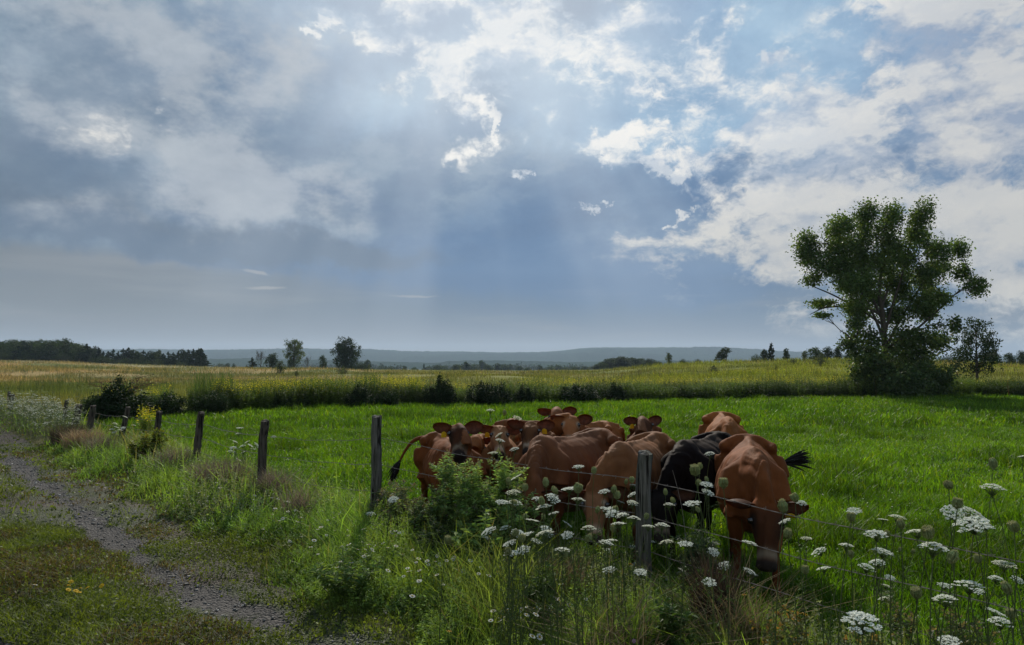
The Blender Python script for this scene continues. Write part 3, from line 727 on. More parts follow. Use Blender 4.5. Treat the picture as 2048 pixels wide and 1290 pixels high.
# ---------------------------------------------------------------- the big poplar by the far hedge
def big_tree():
    g = np.random.default_rng(21); d = 44.0; bx, by, _ = pix(1772, 725, d); bz = float(ground_z(bx, by)); k = .0104
    root = empty('poplar_tree', (bx, by, bz)); tag(root, 'tall dark poplar with plumed crown standing in the hedge at the right', 'tree')
    def P(zx, zy, dy=0.0): return np.array(((zx-600)*k, dy, (1180-zy)*k+.1))
    tk, cr, un = MB(), MB(), MB()
    limbs = [[(600, 1190), (598, 900), (585, 700), (575, 560), (600, 350), (612, 130)],
             [(592, 860), (540, 740), (470, 610), (390, 480), (290, 330), (190, 240)],
             [(590, 740), (530, 580), (480, 400), (450, 240), (450, 110)],
             [(596, 820), (640, 640), (700, 470), (740, 300), (765, 110)],
             [(604, 890), (690, 760), (780, 640), (900, 480), (1000, 330)],
             [(604, 900), (720, 830), (860, 700), (960, 590), (1030, 520)],
             [(585, 700), (500, 650), (380, 640), (260, 650), (190, 690)],
             [(600, 880), (520, 830), (420, 800), (340, 850)],
             [(598, 900), (680, 900), (800, 850), (930, 790)],
             [(585, 650), (660, 520), (780, 420), (860, 260)], [(590, 760), (480, 660), (330, 560), (180, 480)]]
    jit = [0, -1.0, .8, -.6, 1.2, -1.4, 1.0, -1.2, 1.3, 1.8, 1.6]
    pts = []
    for li, L in enumerate(limbs):
        A = np.array([P(*p) for p in L]); t = np.linspace(0, 1, len(A)); A[:, 1] = jit[li]*t+g.normal(0, .12, len(A))*t
        tt = np.linspace(0, 1, 22); B = np.stack([np.interp(tt, t, A[:, i]) for i in range(3)], -1)
        B[1:-1] = (B[:-2]+B[2:]+B[1:-1])/3
        r = (.20 if li == 0 else .075)*(1-tt)**.8+.014
        if li == 0: r = r+.10*np.exp(-tt*14)
        tk.add(*tube(B, r, 8)); pts.append(B)
    pts = np.concatenate(pts)
    lob = [(450, 105, 50, 62), (280, 190, 70, 52), (160, 250, 55, 60), (180, 330, 62, 60), (390, 160, 42, 60), (500, 150, 35, 50), (610, 125, 58, 66), (765, 105, 48, 62), (738, 210, 42, 70), (845, 230, 34, 56), (600, 230, 62, 72), (480, 250, 66, 72),
           (330, 290, 78, 68), (240, 400, 74, 55), (175, 480, 45, 30), (350, 430, 78, 66), (480, 380, 80, 70), (610, 370, 80, 80), (735, 330, 60, 80), (840, 340, 46, 60), (900, 300, 40, 50), (1010, 310, 42, 50), (980, 400, 58, 34), (1030, 450, 42, 40), (1030, 555, 52, 50), (968, 640, 24, 32),
           (920, 450, 50, 50), (830, 470, 66, 66), (715, 470, 80, 66), (560, 500, 84, 66), (430, 530, 80, 66), (310, 520, 66, 46), (285, 625, 50, 22), (205, 632, 66, 18), (200, 703, 42, 18), (370, 650, 60, 46), (370, 745, 46, 40), (905, 600, 60, 44), (800, 630, 72, 66),
           (700, 690, 78, 56), (500, 660, 56, 50), (850, 700, 42, 34), (780, 560, 60, 50), (640, 600, 50, 50), (960, 520, 40, 36)]
    low = [(430, 840, 82, 70), (350, 885, 42, 42), (700, 850, 110, 80), (850, 815, 84, 66), (945, 765, 34, 46), (925, 880, 52, 52), (550, 950, 120, 84), (700, 990, 150, 100), (825, 980, 86, 80), (450, 980, 76, 64), (640, 1090, 130, 80), (780, 1090, 110, 80), (520, 1060, 80, 62), (640, 1140, 110, 46), (740, 1150, 110, 36), (420, 1060, 50, 60), (850, 1060, 50, 50)]
    def build(lst, mb, n, size, clump, ncl, col, dep):
        lobes = []
        for (zx, zy, rx, rz) in lst:
            y = g.normal()*dep; c = P(zx, zy, y); lobes.append((*c, rx*k, (rx+rz)*.5*k*1.1, rz*k))
            lowp = pts[pts[:, 2] < max(c[2]-.2, .8)]
            q = lowp[np.argmin(np.linalg.norm((lowp-c)*np.array((1, 1, .8)), axis=1))]
            limb(tk, q, c+np.array((0, 0, rz*k*.4)), .04, .008, g, 4, .03)
            for _ in range(5):
                e = c+randdir(1, g)[0]*np.array(lobes[-1][3:6])*.9; limb(tk, c*.6+q*.4, e, .016, .004, g, 3, .04)
        crown_leaves(mb, lobes, n, size, g, col, clump, .35, .8, ncl)
    build(lob, cr, 70000, .125, .74, 34, (.090, .140, .038), 1.0)
    build(low, un, 24000, .15, .60, 26, (.070, .110, .034), .8)
    link('trunk', tk.me('trunk', (M_BARK,), True), root); link('crown', cr.me('crown', (M_LEAF,)), root)
    u = link('undergrowth', un.me('undergrowth', (M_LEAF,)), None, (bx, by-.5, bz)); tag(u, 'dense dark thicket of suckers around the foot of the tall poplar', 'thicket'); u.name = 'thicket'
big_tree()
# ---------------------------------------------------------------- cows
def coatmat():
    m, nt, out = newmat('cow_coat'); O = geo_pos(nt, True)
    mp = nt.nodes.new('ShaderNodeMapping'); mp.inputs['Scale'].default_value = (1, 1, .35); nt.links.new(O, mp.inputs[0])
    n = nnoise(nt, mp.outputs[0], 70, 5, .7); n2 = nnoise(nt, O, 5, 4, .6)
    k = n*.35+n2*.5+.58
    c = nmix(nt, 1.0, attr(nt), comb(nt, k, k, k), 'MULTIPLY')
    b = bsdf(nt, c, .75, .06, .04, normal=bump(nt, n, .35, .006))
    b.inputs['Sheen Roughness'].default_value = .35; nt.links.new(nmix(nt, .5, attr(nt), (1, .62, .35)), b.inputs['Sheen Tint'])
    nt.links.new(b.outputs[0], out.inputs[0]); return m
M_COAT = coatmat()
M_EAR = leafmat('ear_skin', .40, .6, .2, (1.1, .6, .42), 20)
def plain(name, col, rough=.5, spec=.4):
    m, nt, out = newmat(name); O = geo_pos(nt, True); n = nnoise(nt, O, 30, 3, .6)
    b = bsdf(nt, nmix(nt, 1.0, col, comb(nt, n*.5+.75, n*.5+.75, n*.5+.75), 'MULTIPLY'), rough, spec, normal=bump(nt, n, .2, .002)); nt.links.new(b.outputs[0], out.inputs[0]); return m
M_EYE = plain('cow_eye', (.012, .009, .008), .08, .8)
M_TAG = plain('tag_plastic', (.85, .55, .02), .45, .4)
M_HAIR = plain('tail_hair', (.012, .010, .009), .8, .2)
def sect_body(a):
    s, c = np.sin(a), np.cos(a)
    return s*(1-.20*np.clip(c, 0, 1)**1.5), c
def remeshed(mb, vox, it=6):
    me = mb.me('tmp'); o = bpy.data.objects.new('tmp', me); COL.objects.link(o)
    r = o.modifiers.new('r', 'REMESH'); r.mode = 'VOXEL'; r.voxel_size = vox
    s = o.modifiers.new('s', 'SMOOTH'); s.factor = .5; s.iterations = it
    dg = bpy.context.evaluated_depsgraph_get(); e = o.evaluated_get(dg); m2 = bpy.data.meshes.new_from_object(e)
    bpy.data.objects.remove(o); bpy.data.meshes.remove(me)
    n = len(m2.vertices); V = np.empty(n*3, np.float32); m2.vertices.foreach_get('co', V)
    N = np.empty(n*3, np.float32); m2.vertex_normals.foreach_get('vector', N)
    nf = len(m2.polygons); L = np.empty(len(m2.loops), np.int32); m2.loops.foreach_get('vertex_index', L)
    bpy.data.meshes.remove(m2)
    return V.reshape(-1, 3), N.reshape(-1, 3), L.reshape(nf, 4)
COWN = 0
def cow(label, rump, head, facing, coat, face='dark', s=1.0, tag_ear=0, tail='hang', heading=None, pitch=None, dark=.0, stance=0.0, group='red brown cows gathered behind the fence'):
    """rump (px, d) on the ground plan; head = (px, py_poll, d) where the poll is; facing = world direction of the muzzle"""
    rump = (rump[0], rump[1]*.87); head = (head[0], head[1], head[2]*.87); s = s*1.13
    global COWN; COWN += 1; g = np.random.default_rng(500+COWN)
    rx, ry, _ = pix(rump[0], 725, rump[1]); hx, hy, hz = pix(*head)
    if heading is None: heading = math.atan2(hy-ry, hx-rx)
    else: heading = R(heading)
    ch, sh = math.cos(heading), math.sin(heading)
    ox, oy = rx+ch*.78*s, ry+sh*.78*s
    oz = float(ground_z(ox, oy))
    def loc(v): return np.array((v[0]*ch+v[1]*sh, -v[0]*sh+v[1]*ch, v[2]))
    pol = loc(np.array((hx-ox, hy-oy, hz-oz)))/s
    base = np.array((.55, 0, .88)); dv = pol-base; Ln = np.linalg.norm(dv)
    fac = unit(loc(np.asarray(facing, float)))
    if Ln < .30 or Ln > .66:
        pol = base+dv/Ln*np.clip(Ln, .30, .66)
    print('COW', COWN, 'neck', round(float(Ln), 2), 'poll', pol.round(2), 'head deg', round(math.degrees(heading)))
    mb = MB()
    # trunk
    X_ = np.array([-.79, -.72, -.60, -.48, -.36, -.20, 0, .18, .34, .46, .56, .63])
    zc = np.array([.90, .87, .84, .81, .77, .725, .71, .72, .755, .785, .81, .83])
    hw = np.array([.07, .14, .19, .205, .225, .265, .285, .255, .205, .165, .125, .075])
    hh = np.array([.08, .17, .215, .25, .285, .325, .34, .33, .305, .27, .22, .13])
    mb.add(*tube(np.stack([X_, 0*X_, zc], -1), hw, 20, True, hh, sect=sect_body))
    bb = lambda c, r: mb.add(*ball(c, r, 10, 8))
    for sy in (-1, 1):
        bb((-.44, sy*.205, .99), (.075, .05, .055)); bb((-.755, sy*.10, .955), (.05, .04, .05))     # hook and pin bones
        mb.add(*tube([(-.44, sy*.20, 1.0), (-.5, sy*.10, 1.05), (-.55, 0, 1.06)], [.045, .04, .04], 8))
        mb.add(*tube([(.40, sy*.05, .99), (.40, sy*.14, .88), (.48, sy*.175, .70), (.44, sy*.16, .60)], [.06, .10, .11, .085], 10, True, [.05, .10, .12, .10]))
    mb.add(*tube([(-.78, 0, 1.0), (-.60, 0, 1.055), (-.4, 0, 1.055), (0, 0, 1.04), (.25, 0, 1.055), (.42, 0, 1.055), (.54, 0, 1.02)], [.03, .03, .028, .025, .028, .032, .028], 8))
    bb((.57, 0, .68), (.11, .09, .15)); bb((-.55, 0, .56), (.14, .12, .09))
    # legs
    st = stance
    for i, sy in enumerate((-1, 1)):
        f = (st if i else -st)*.10
        mb.add(*tube([(.42, sy*.14, .74), (.40, sy*.145, .60), (.42+f*.5, sy*.135, .44), (.44+f, sy*.13, .36), (.435+f, sy*.13, .30), (.435+f*1.2, sy*.13, .15), (.435+f*1.2, sy*.13, .10), (.455+f*1.2, sy*.13, .05), (.46+f*1.2, sy*.13, .0)],
                      [.10, .082, .056, .047, .036, .030, .037, .040, .048], 10))
        mb.add(*tube([(-.56, sy*.13, .86), (-.52, sy*.165, .72), (-.50-f*.4, sy*.165, .58), (-.60-f*.7, sy*.15, .47), (-.69-f, sy*.145, .39), (-.665-f, sy*.14, .28), (-.655-f, sy*.14, .13), (-.635-f, sy*.14, .06), (-.62-f, sy*.14, 0)],
                      [.15, .135, .105, .065, .045, .036, .034, .040, .046], 10, True, [.19, .18, .13, .08, .055, .038, .034, .040, .046]))
    # neck
    mid = base*.5+pol*.5+np.array((.03, 0, .04 if pol[2] > .8 else .05))
    npth = np.array([(.38, 0, .84), (.52, 0, .87), mid*.55+base*.45, mid*.6+pol*.4, pol-fac*.02+np.array((0, 0, -.03))])
    mb.add(*tube(npth, [.15, .13, .098, .082, .075] if pol[2] > .8 else [.14, .115, .080, .066, .066], 14, True, [.26, .235, .175, .135, .105]))
    # head frame
    f = fac; upv = np.array((0, 0, 1.0)); r_ = np.cross(f, upv)
    if np.linalg.norm(r_) < .35: nk = unit(pol-base); r_ = np.cross(f, nk) if np.linalg.norm(np.cross(f, nk)) > .3 else r_
    r_ = unit(r_); u = unit(np.cross(r_, f))
    if u[2] < 0 and abs(f[2]) < .8: r_, u = -r_, -u
    def H(a, b, c): return pol+f*a+r_*b+u*c
    mb.add(*tube([H(a, 0, c) for a, c in ((-.035, -.01), (0, -.01), (.07, -.02), (.15, -.035), (.23, -.04), (.31, -.045), (.38, -.05), (.42, -.052), (.445, -.055))],
                  [.06, .098, .118, .108, .078, .064, .072, .074, .055], 16, True, [.042, .070, .095, .105, .090, .070, .062, .055, .038], up=u))
    
    for sy in (-1, 1): mb.add(*ball(H(.125, sy*.082, .018), (.036, .032, .032), 8, 6))
    V, N, F = remeshed(mb, .0155 if s > .9 else .0165, 9)
    # ribs, flank hollow and skin folds
    x, y, z = V.T; tor = sst(.13, .2, np.abs(y))*sst(.45, .6, z)*sst(.38, .26, x)*sst(-.36, -.24, x)*sst(1.04, .98, z)
    ph = (x+.28*(z-.8)**1)/.082; V = V+N*((np.cos(ph*2*math.pi)*.0035)*tor)[:, None]
    hol = np.exp(-((x+.33)/.075)**2-((z-.93)/.085)**2)*sst(.1, .18, np.abs(y)); V[:, 1] -= np.sign(y)*hol*.038
    thl = np.exp(-((x+.60)/.09)**2-((z-.98)/.05)**2)*sst(.05, .1, np.abs(y)); V[:, 2] -= thl*.03
    nk = sst(.45, .6, x)*sst(.30, .5, z); V = V+N*((vn(x*20+np.abs(y)*46, z*4, 1, 3, 2)-.5)*.034*nk)[:, None]; V = V+N*((vn(x*6+y*3, z*6+y*4, 1, 13+COWN, 3)-.5)*.034*sst(.35, .5, z)*sst(.62, .5, x))[:, None]
    # coat colours
    c = np.array(coat, float)[None]*np.ones((len(V), 1))
    def mixc(c, col, m): m = np.clip(m, 0, 1)[:, None]; return c+(np.array(col)-c)*m
    blk = np.array((.018, .013, .011)); crm = np.array((.42, .32, .22)); co = np.array(coat)
    leg = sst(.50, .22, V[:, 2])*(np.abs(V[:, 0]) > .3); c = mixc(c, co*.62, leg*.8)
    c = mixc(c, blk*1.5, sst(.075, .055, V[:, 2]))
    bel = sst(.56, .42, V[:, 2])*(np.abs(x) < .34); c = mixc(c, co*.6+crm*.3, bel*.7)
    c = mixc(c, co*.8+crm*.2, np.exp(-((y)/.05)**2)*sst(.98, 1.05, z)*.35)
    d = V-pol; ha, hr, hu = d@f, d@r_, d@u; rad = np.sqrt(hr**2+(hu+.04)**2); inh = (ha > -.06)*(rad < np.interp(ha, [0, .12, .26, .34, .5], [.17, .17, .125, .098, .098]))*(ha < .5)
    if face == 'dark': c = mixc(c, co*.26+blk*.4, inh*sst(.0, .09, ha)*sst(-.10, -.03, hu)*.92)
    elif face == 'mask': c = mixc(c, co*.32, inh*sst(.06, .2, ha)*.75)
    else: c = mixc(c, co*1.1+crm*.15, inh*sst(.0, .1, ha)*.5)
    for sy in (-1, 1):
        de = np.sqrt((ha-.125)**2+(hr-sy*.088)**2+(hu-.01)**2); c = mixc(c, {'dark': blk, 'mask': co*.45, 'pale': crm*.7}[face], inh*sst(.060, .040, de)*.7); c = mixc(c, blk, inh*sst(.036, .028, de)*.9)
        c = mixc(c, blk, inh*np.exp(-((ha-.20)/.05)**2-((hr-sy*.075)/.03)**2)*.5*(face != 'pale'))
    c = mixc(c, {'dark': crm*.45, 'mask': crm*.6, 'pale': crm}[face], inh*np.exp(-((ha-.345)/.032)**2)*.85)
    c = mixc(c, blk*1.5, inh*sst(.375, .395, ha))
    for sy in (-1, 1): c = mixc(c, blk*.4, np.exp(-((ha-.43)**2+(hr-sy*.03)**2+(hu+.03)**2)/.012**2))
    c = c*(1-dark)
    c = c*(1+.55*(vn(V[:, 0]*16+V[:, 1]*9, V[:, 2]*3.5, 1, 70+COWN, 3)-.5)[:, None]*sst(.3, .5, V[:, 2])[:, None]); c = c*(1+.22*(vn(V[:, 0]*9+V[:, 1]*3, V[:, 2]*9+V[:, 1]*5, 1, 7+COWN, 3)-.5)[:, None]*2)
    B = MB(); B.add(V, F, None, c)
    # tail
    if tail == 'left': tp = [(-.78, 0, .98), (-.86, -.13, 1.0), (-.90, -.24, .94), (-.92, -.32, .82), (-.92, -.38, .70)]
    elif tail == 'right': tp = [(-.78, 0, .98), (-.87, .04, .90), (-.93, .14, .80), (-.96, .25, .77), (-.97, .35, .80)]
    else: tp = [(-.78, 0, .98), (-.85, .01, .93), (-.87, .02, .78), (-.86, .03, .58), (-.85, .04, .42)]
    tp = np.array(tp); tt = np.linspace(0, 1, 12); t0 = np.linspace(0, 1, 5); tp = np.stack([np.interp(tt, t0, tp[:, i]) for i in range(3)], -1); tp[1:-1] = (tp[:-2]+tp[1:-1]+tp[2:])/3
    vt, ft, f3 = tube(tp, np.linspace(.030, .012, 12), 8); B.add(vt, ft, f3, co*.85*(1-dark))
    nb = len(np.concatenate(B.V))
    # ears: cupped leaves growing from the sides of the head
    E = MB(); a, b = np.meshgrid(np.linspace(0, 1, 9), np.linspace(-1, 1, 7), indexing='ij')
    for sy in (-1, 1):
        dr = unit(r_*sy*1.0+f*(-.10+.1*g.random())+u*(-.08+.30*g.random())); acr = unit(np.cross(dr, f)*1.0+f*.15); nrm = np.cross(acr, dr); nrm = nrm*np.sign(nrm@f)
        w = .082*np.clip(np.sin(np.clip(a*.90+.06, 0, 1)**1.05*math.pi), 0, 1)**.70+.004
        P_ = (H(.015, sy*.070, .012)+dr*(a*.205)[..., None]+acr*(b*w)[..., None]+nrm*((b**2-.6)*.045*np.sin(a*math.pi))[..., None])
        v0 = P_.reshape(-1, 3); v1 = v0-np.tile(nrm, (len(v0), 1))*.005
        i, j = np.meshgrid(np.arange(8), np.arange(6), indexing='ij'); q = np.stack([i*7+j, (i+1)*7+j, (i+1)*7+j+1, i*7+j+1], -1).reshape(-1, 4)
        inner = np.array((.20, .095, .062))*(1-dark*.6); rim = co*.5*(1-dark)
        mm = np.clip(np.abs(b)**3+sst(.82, 1, a), 0, 1).reshape(-1, 1); ci = inner*(1-mm)+rim*mm
        if face == 'dark' and dark < .1 and 'black ears' in label: ci = ci*.25+blk*.75
        E.add(v0, q, None, ci); E.add(v1, q[:, ::-1], None, np.broadcast_to(rim, (len(v1), 3)))
    VV = np.vstack(B.V+E.V); F4 = np.vstack(B.F4+[e+nb for e in E.F4]); F3 = np.vstack(B.F3); CC = np.vstack(B.C+E.C)
    n4b = sum(len(q) for q in B.F4); mi = np.concatenate([np.zeros(n4b), np.ones(len(F4)-n4b), np.zeros(len(F3))])
    me = mesh('body', VV, F4, F3, CC, True, (M_COAT, M_EAR), mi)
    root = empty('cow', (ox, oy, oz), heading, s); tag(root, label, 'cow', group)
    link('body', me, root)
    for sy in (-1, 1):
        m1 = MB(); m1.add(*ball(H(.130, sy*.101, .026), .023, 10, 8)); link('eye', m1.me('eye', (M_EYE,), True), root)
    if tag_ear:
        sy = tag_ear; c0 = H(.045, sy*.155, -.055); m1 = MB()
        q = np.array([(-.028, -.035), (.028, -.035), (.028, .02), (.010, .040), (-.010, .040), (-.028, .02)])
        fr = np.array([c0+r_*p[0]+u*p[1]+f*.004 for p in q]); bk = fr-f*.004
        m1.add(np.vstack([fr, bk]), [(0, 1, 2, 5), (2, 3, 4, 5), (11, 8, 7, 6), (11, 10, 9, 8)]+[(k, (k+1) % 6, 6+(k+1) % 6, 6+k)[::-1] for k in range(6)])
        link('ear_tag', m1.me('ear_tag', (M_TAG,)), root)
    # switch of the tail
    m1 = MB(); e0 = tp[-1]; dr = unit(tp[-1]-tp[-3]); hang = np.array((0, 0, -1.0))
    for _ in range(46):
        d1 = unit(dr+g.normal(0, .16, 3)); q = e0-dr*.03; L = .16+.13*g.random(); sag = .35 if tail != 'hang' else .1
        pts = [q, q+d1*L*.35, q+d1*L*.7+hang*L*.1*sag, q+d1*L+hang*L*.35*sag]
        m1.add(*tube(pts, [.007, .011, .008, .001], 4))
    link('tail_switch', m1.me('tail_switch', (M_HAIR,)), root)
    return root
RED, BRN, TAN, ORG, BLK, FAWN = (.150, .047, .014), (.128, .048, .020), (.165, .067, .026), (.21, .073, .020), (.006, .0035, .003), (.22, .098, .038)
cow('dark-faced cow at the left end of the herd, tail swung out left', (866, 11.0), (916, 856, 9.75), (.10, -1, -.62), RED, 'dark', .97, 1, 'left', stance=1)
cow('reddish cow with lowered head tucked between the dark-faced cow and the pale-faced cow', (965, 11.9), (952, 884, 10.6), (.15, -.7, -1.1), ORG, 'mask', .88, 0)
cow('pale-faced cow with dark nose staring over the tall thistles', (1004, 11.9), (1000, 858, 10.35), (-.02, -1, -.75), FAWN, 'pale', .93, 1)
cow('brown cow with smudged dark face and grey muzzle left of the big grazing cow', (1078, 11.7), (1062, 850, 10.2), (-.12, -1, -.72), TAN, 'mask', .97, -1)
cow('bony brown cow at the back of the herd whose spine shows above the pale-faced cow', (990, 12.9), (1078, 858, 12.2), (.8, -.5, -.7), RED, 'mask', 1.0, 0, heading=-22)
cow('cow with black ears raising its red forehead highest at the back of the herd', (1122, 14.0), (1114, 823, 12.7), (-.05, -1, -.8), RED, 'mask', 1.0, 0)
cow('cow with cream eye rings and yellow tag resting its head over the big grazing cow', (1236, 12.9), (1143, 838, 11.7), (-.18, -1, -.85), ORG, 'pale', .99, 1, heading=-150)
cow('large dull brown cow grazing in front of the middle of the herd', (1222, 9.9), (1068, 985, 7.9), (-.25, -.8, -1.3), BRN, 'mask', 1.07, 0, heading=-127)
cow('tan brown cow grazing just left of the near fence post', (1322, 9.9), (1190, 985, 8.0), (-.15, -1.0, -1.1), TAN, 'pale', 1.04, 0, heading=-119)
cow('cow with black ears and yellow tag peering over the back of the tan brown cow', (1292, 13.1), (1285, 842, 11.9), (.12, -1, -.6), BRN, 'mask', .93, 1, group=None)
cow('nearly black cow grazing between the near fence post and the red-brown cow', (1446, 10.1), (1326, 985, 8.1), (-.25, -.9, -1.0), BLK, 'dark', 1.05, 0, heading=-123, group=None)
cow('orange-backed cow facing us behind the nearly black cow', (1436, 13.3), (1452, 905, 11.2), (0, -.7, -1.1), ORG, 'mask', 1.05, 0, heading=-101)
cow('red-brown cow grazing head-on nearest to us with its black tail swung out to the right', (1490, 9.1), (1532, 1008, 6.95), (-.26, -.66, -1.15), RED, 'dark', 1.08, -1, 'right', heading=-106, stance=1)
# ---------------------------------------------------------------- grass, weeds and hedge
def scatter(n, x0, x1, y0, y1, g, dens=None):
    x = g.uniform(x0, x1, n); y = g.uniform(y0, y1, n)
    return x, y
def wedge(n, y0, y1, g, a0=-.86, a1=.86, power=1.0):
    """points over the ground ahead between y0 and y1, evenly per square metre"""
    y = np.sqrt(g.uniform(y0*y0, y1*y1, n)); x = g.uniform(a0, a1, n)*y
    return x, y
def keep(m, *a): return [q[m] for q in a]
def P3(x, y, dz=0.0): return np.stack([x, y, ground_z(x, y)+dz], -1)
def pasture():
    g = np.random.default_rng(31); mb = MB()
    for (n, y0, y1, h, w) in ((150000, 2.6, 11, .13, .0085), (150000, 11, 22, .14, .015), (150000, 22, 45, .16, .030)):
        x, y = wedge(n, y0, y1, g); s = S(x, y)
        m = (s > FENCE_S+.1+(vn(x, y, .7, 61, 2)-.5)*.9) & (y < edge_y(x)+.4); x, y = keep(m, x, y)
        tuft = vn(x, y, .55, 62, 2); dung = sst(.66, .74, vn(x, y, 1.7, 64, 2))
        hh = h*(.35+1.15*tuft)*np.exp(g.normal(0, .25, len(x)))*(1+.5*dung)
        c = 1.35*field_col(x, y)*np.exp(g.normal(0, .28, len(x)))[:, None]*(1-.35*dung[:, None])
        yel = (g.random(len(x)) < .10)[:, None]; c = np.where(yel, c*np.array((1.7, 1.15, 1.2)), c)
        V, F, F3, C = blades(P3(x, y, -.01), hh, w*g.uniform(.6, 1.4, len(x)), g, c, .45); mb.add(V, F, F3, C)
    # clover leaves low down
    x, y = wedge(120000, 4, 22, g); m = (S(x, y) > FENCE_S+.4) & (vn(x, y, 1.3, 65, 2) > .42); x, y = keep(m, x, y)
    V, F = leaves(P3(x, y, 0)+np.stack([0*x, 0*x, g.uniform(.02, .12, len(x))], -1), .028, g, .9, 1.2)
    mb.add(V, F, None, varcol((.085, .17, .03), len(x), g, .3, .10, 4))
    o = link('pasture_grass', mb.me('pasture_grass', (M_GRASS,))); tag(o, kind='stuff')
pasture()
def weeds(mb, x, y, h, nl, ls, col, g, top=None, topf=.8, spread=.35, flat=.5, aspect=.42, stemw=.006, bare=0.05, z0=0.0):
    """upright leafy stems; every stem carries nl leaves, its top takes another colour"""
    n = len(x)
    if n == 0: return
    h = np.broadcast_to(np.asarray(h, float), (n,)); base = P3(x, y, -.02+z0); ln = g.normal(0, .16, (n, 2))
    tip = base+np.stack([ln[:, 0]*h, ln[:, 1]*h, h], -1); sd = g.uniform(0, 6.28, n); w = np.stack([np.cos(sd), np.sin(sd), 0*sd], -1)*stemw*.5
    col = np.broadcast_to(np.asarray(col, float), (n, 3)); own = col*np.exp(g.normal(0, .22, n))[:, None]
    V = np.stack([base-w, base+w, tip+w*.4, tip-w*.4], 1).reshape(-1, 3); mb.add(V, np.arange(n*4).reshape(n, 4), None, np.repeat(own*1.1, 4, 0))
    t = (bare+(1-bare)*(np.arange(nl)+g.random((n, nl)))/nl); P = base[:, None]+(tip-base)[:, None]*t[..., None]
    a = g.uniform(0, 6.28, (n, nl)); r = g.uniform(.3, 1, (n, nl))*ls*(1.25-t)*1.0
    out = np.stack([np.cos(a), np.sin(a), g.uniform(-.2, .7, (n, nl))], -1); out /= np.linalg.norm(out, axis=-1, keepdims=True)
    L = (ls*(1.15-.75*t)*g.uniform(.6, 1.3, (n, nl)))[..., None]
    p0 = P.reshape(-1, 3); o_ = out.reshape(-1, 3); L = L.reshape(-1, 1)
    sidev = unit(np.cross(o_, np.array((0, 0, 1.0)))+g.normal(0, .35, o_.shape)); p1 = p0+o_*L+np.array((0, 0, -1))*L*.22
    pm = p0+o_*L*.45
    V = np.stack([p0, pm+sidev*L*aspect*.5, p1, pm-sidev*L*aspect*.5], 1).reshape(-1, 3)
    cc = np.repeat(own, nl, 0)*np.exp(g.normal(0, .16, n*nl))[:, None]
    if top is not None:
        tm = (t.reshape(-1) > topf); cc[tm] = np.asarray(top)*np.exp(g.normal(0, .2, tm.sum()))[:, None]
    mb.add(V, np.arange(n*nl*4).reshape(-1, 4), None, np.repeat(cc, 4, 0))
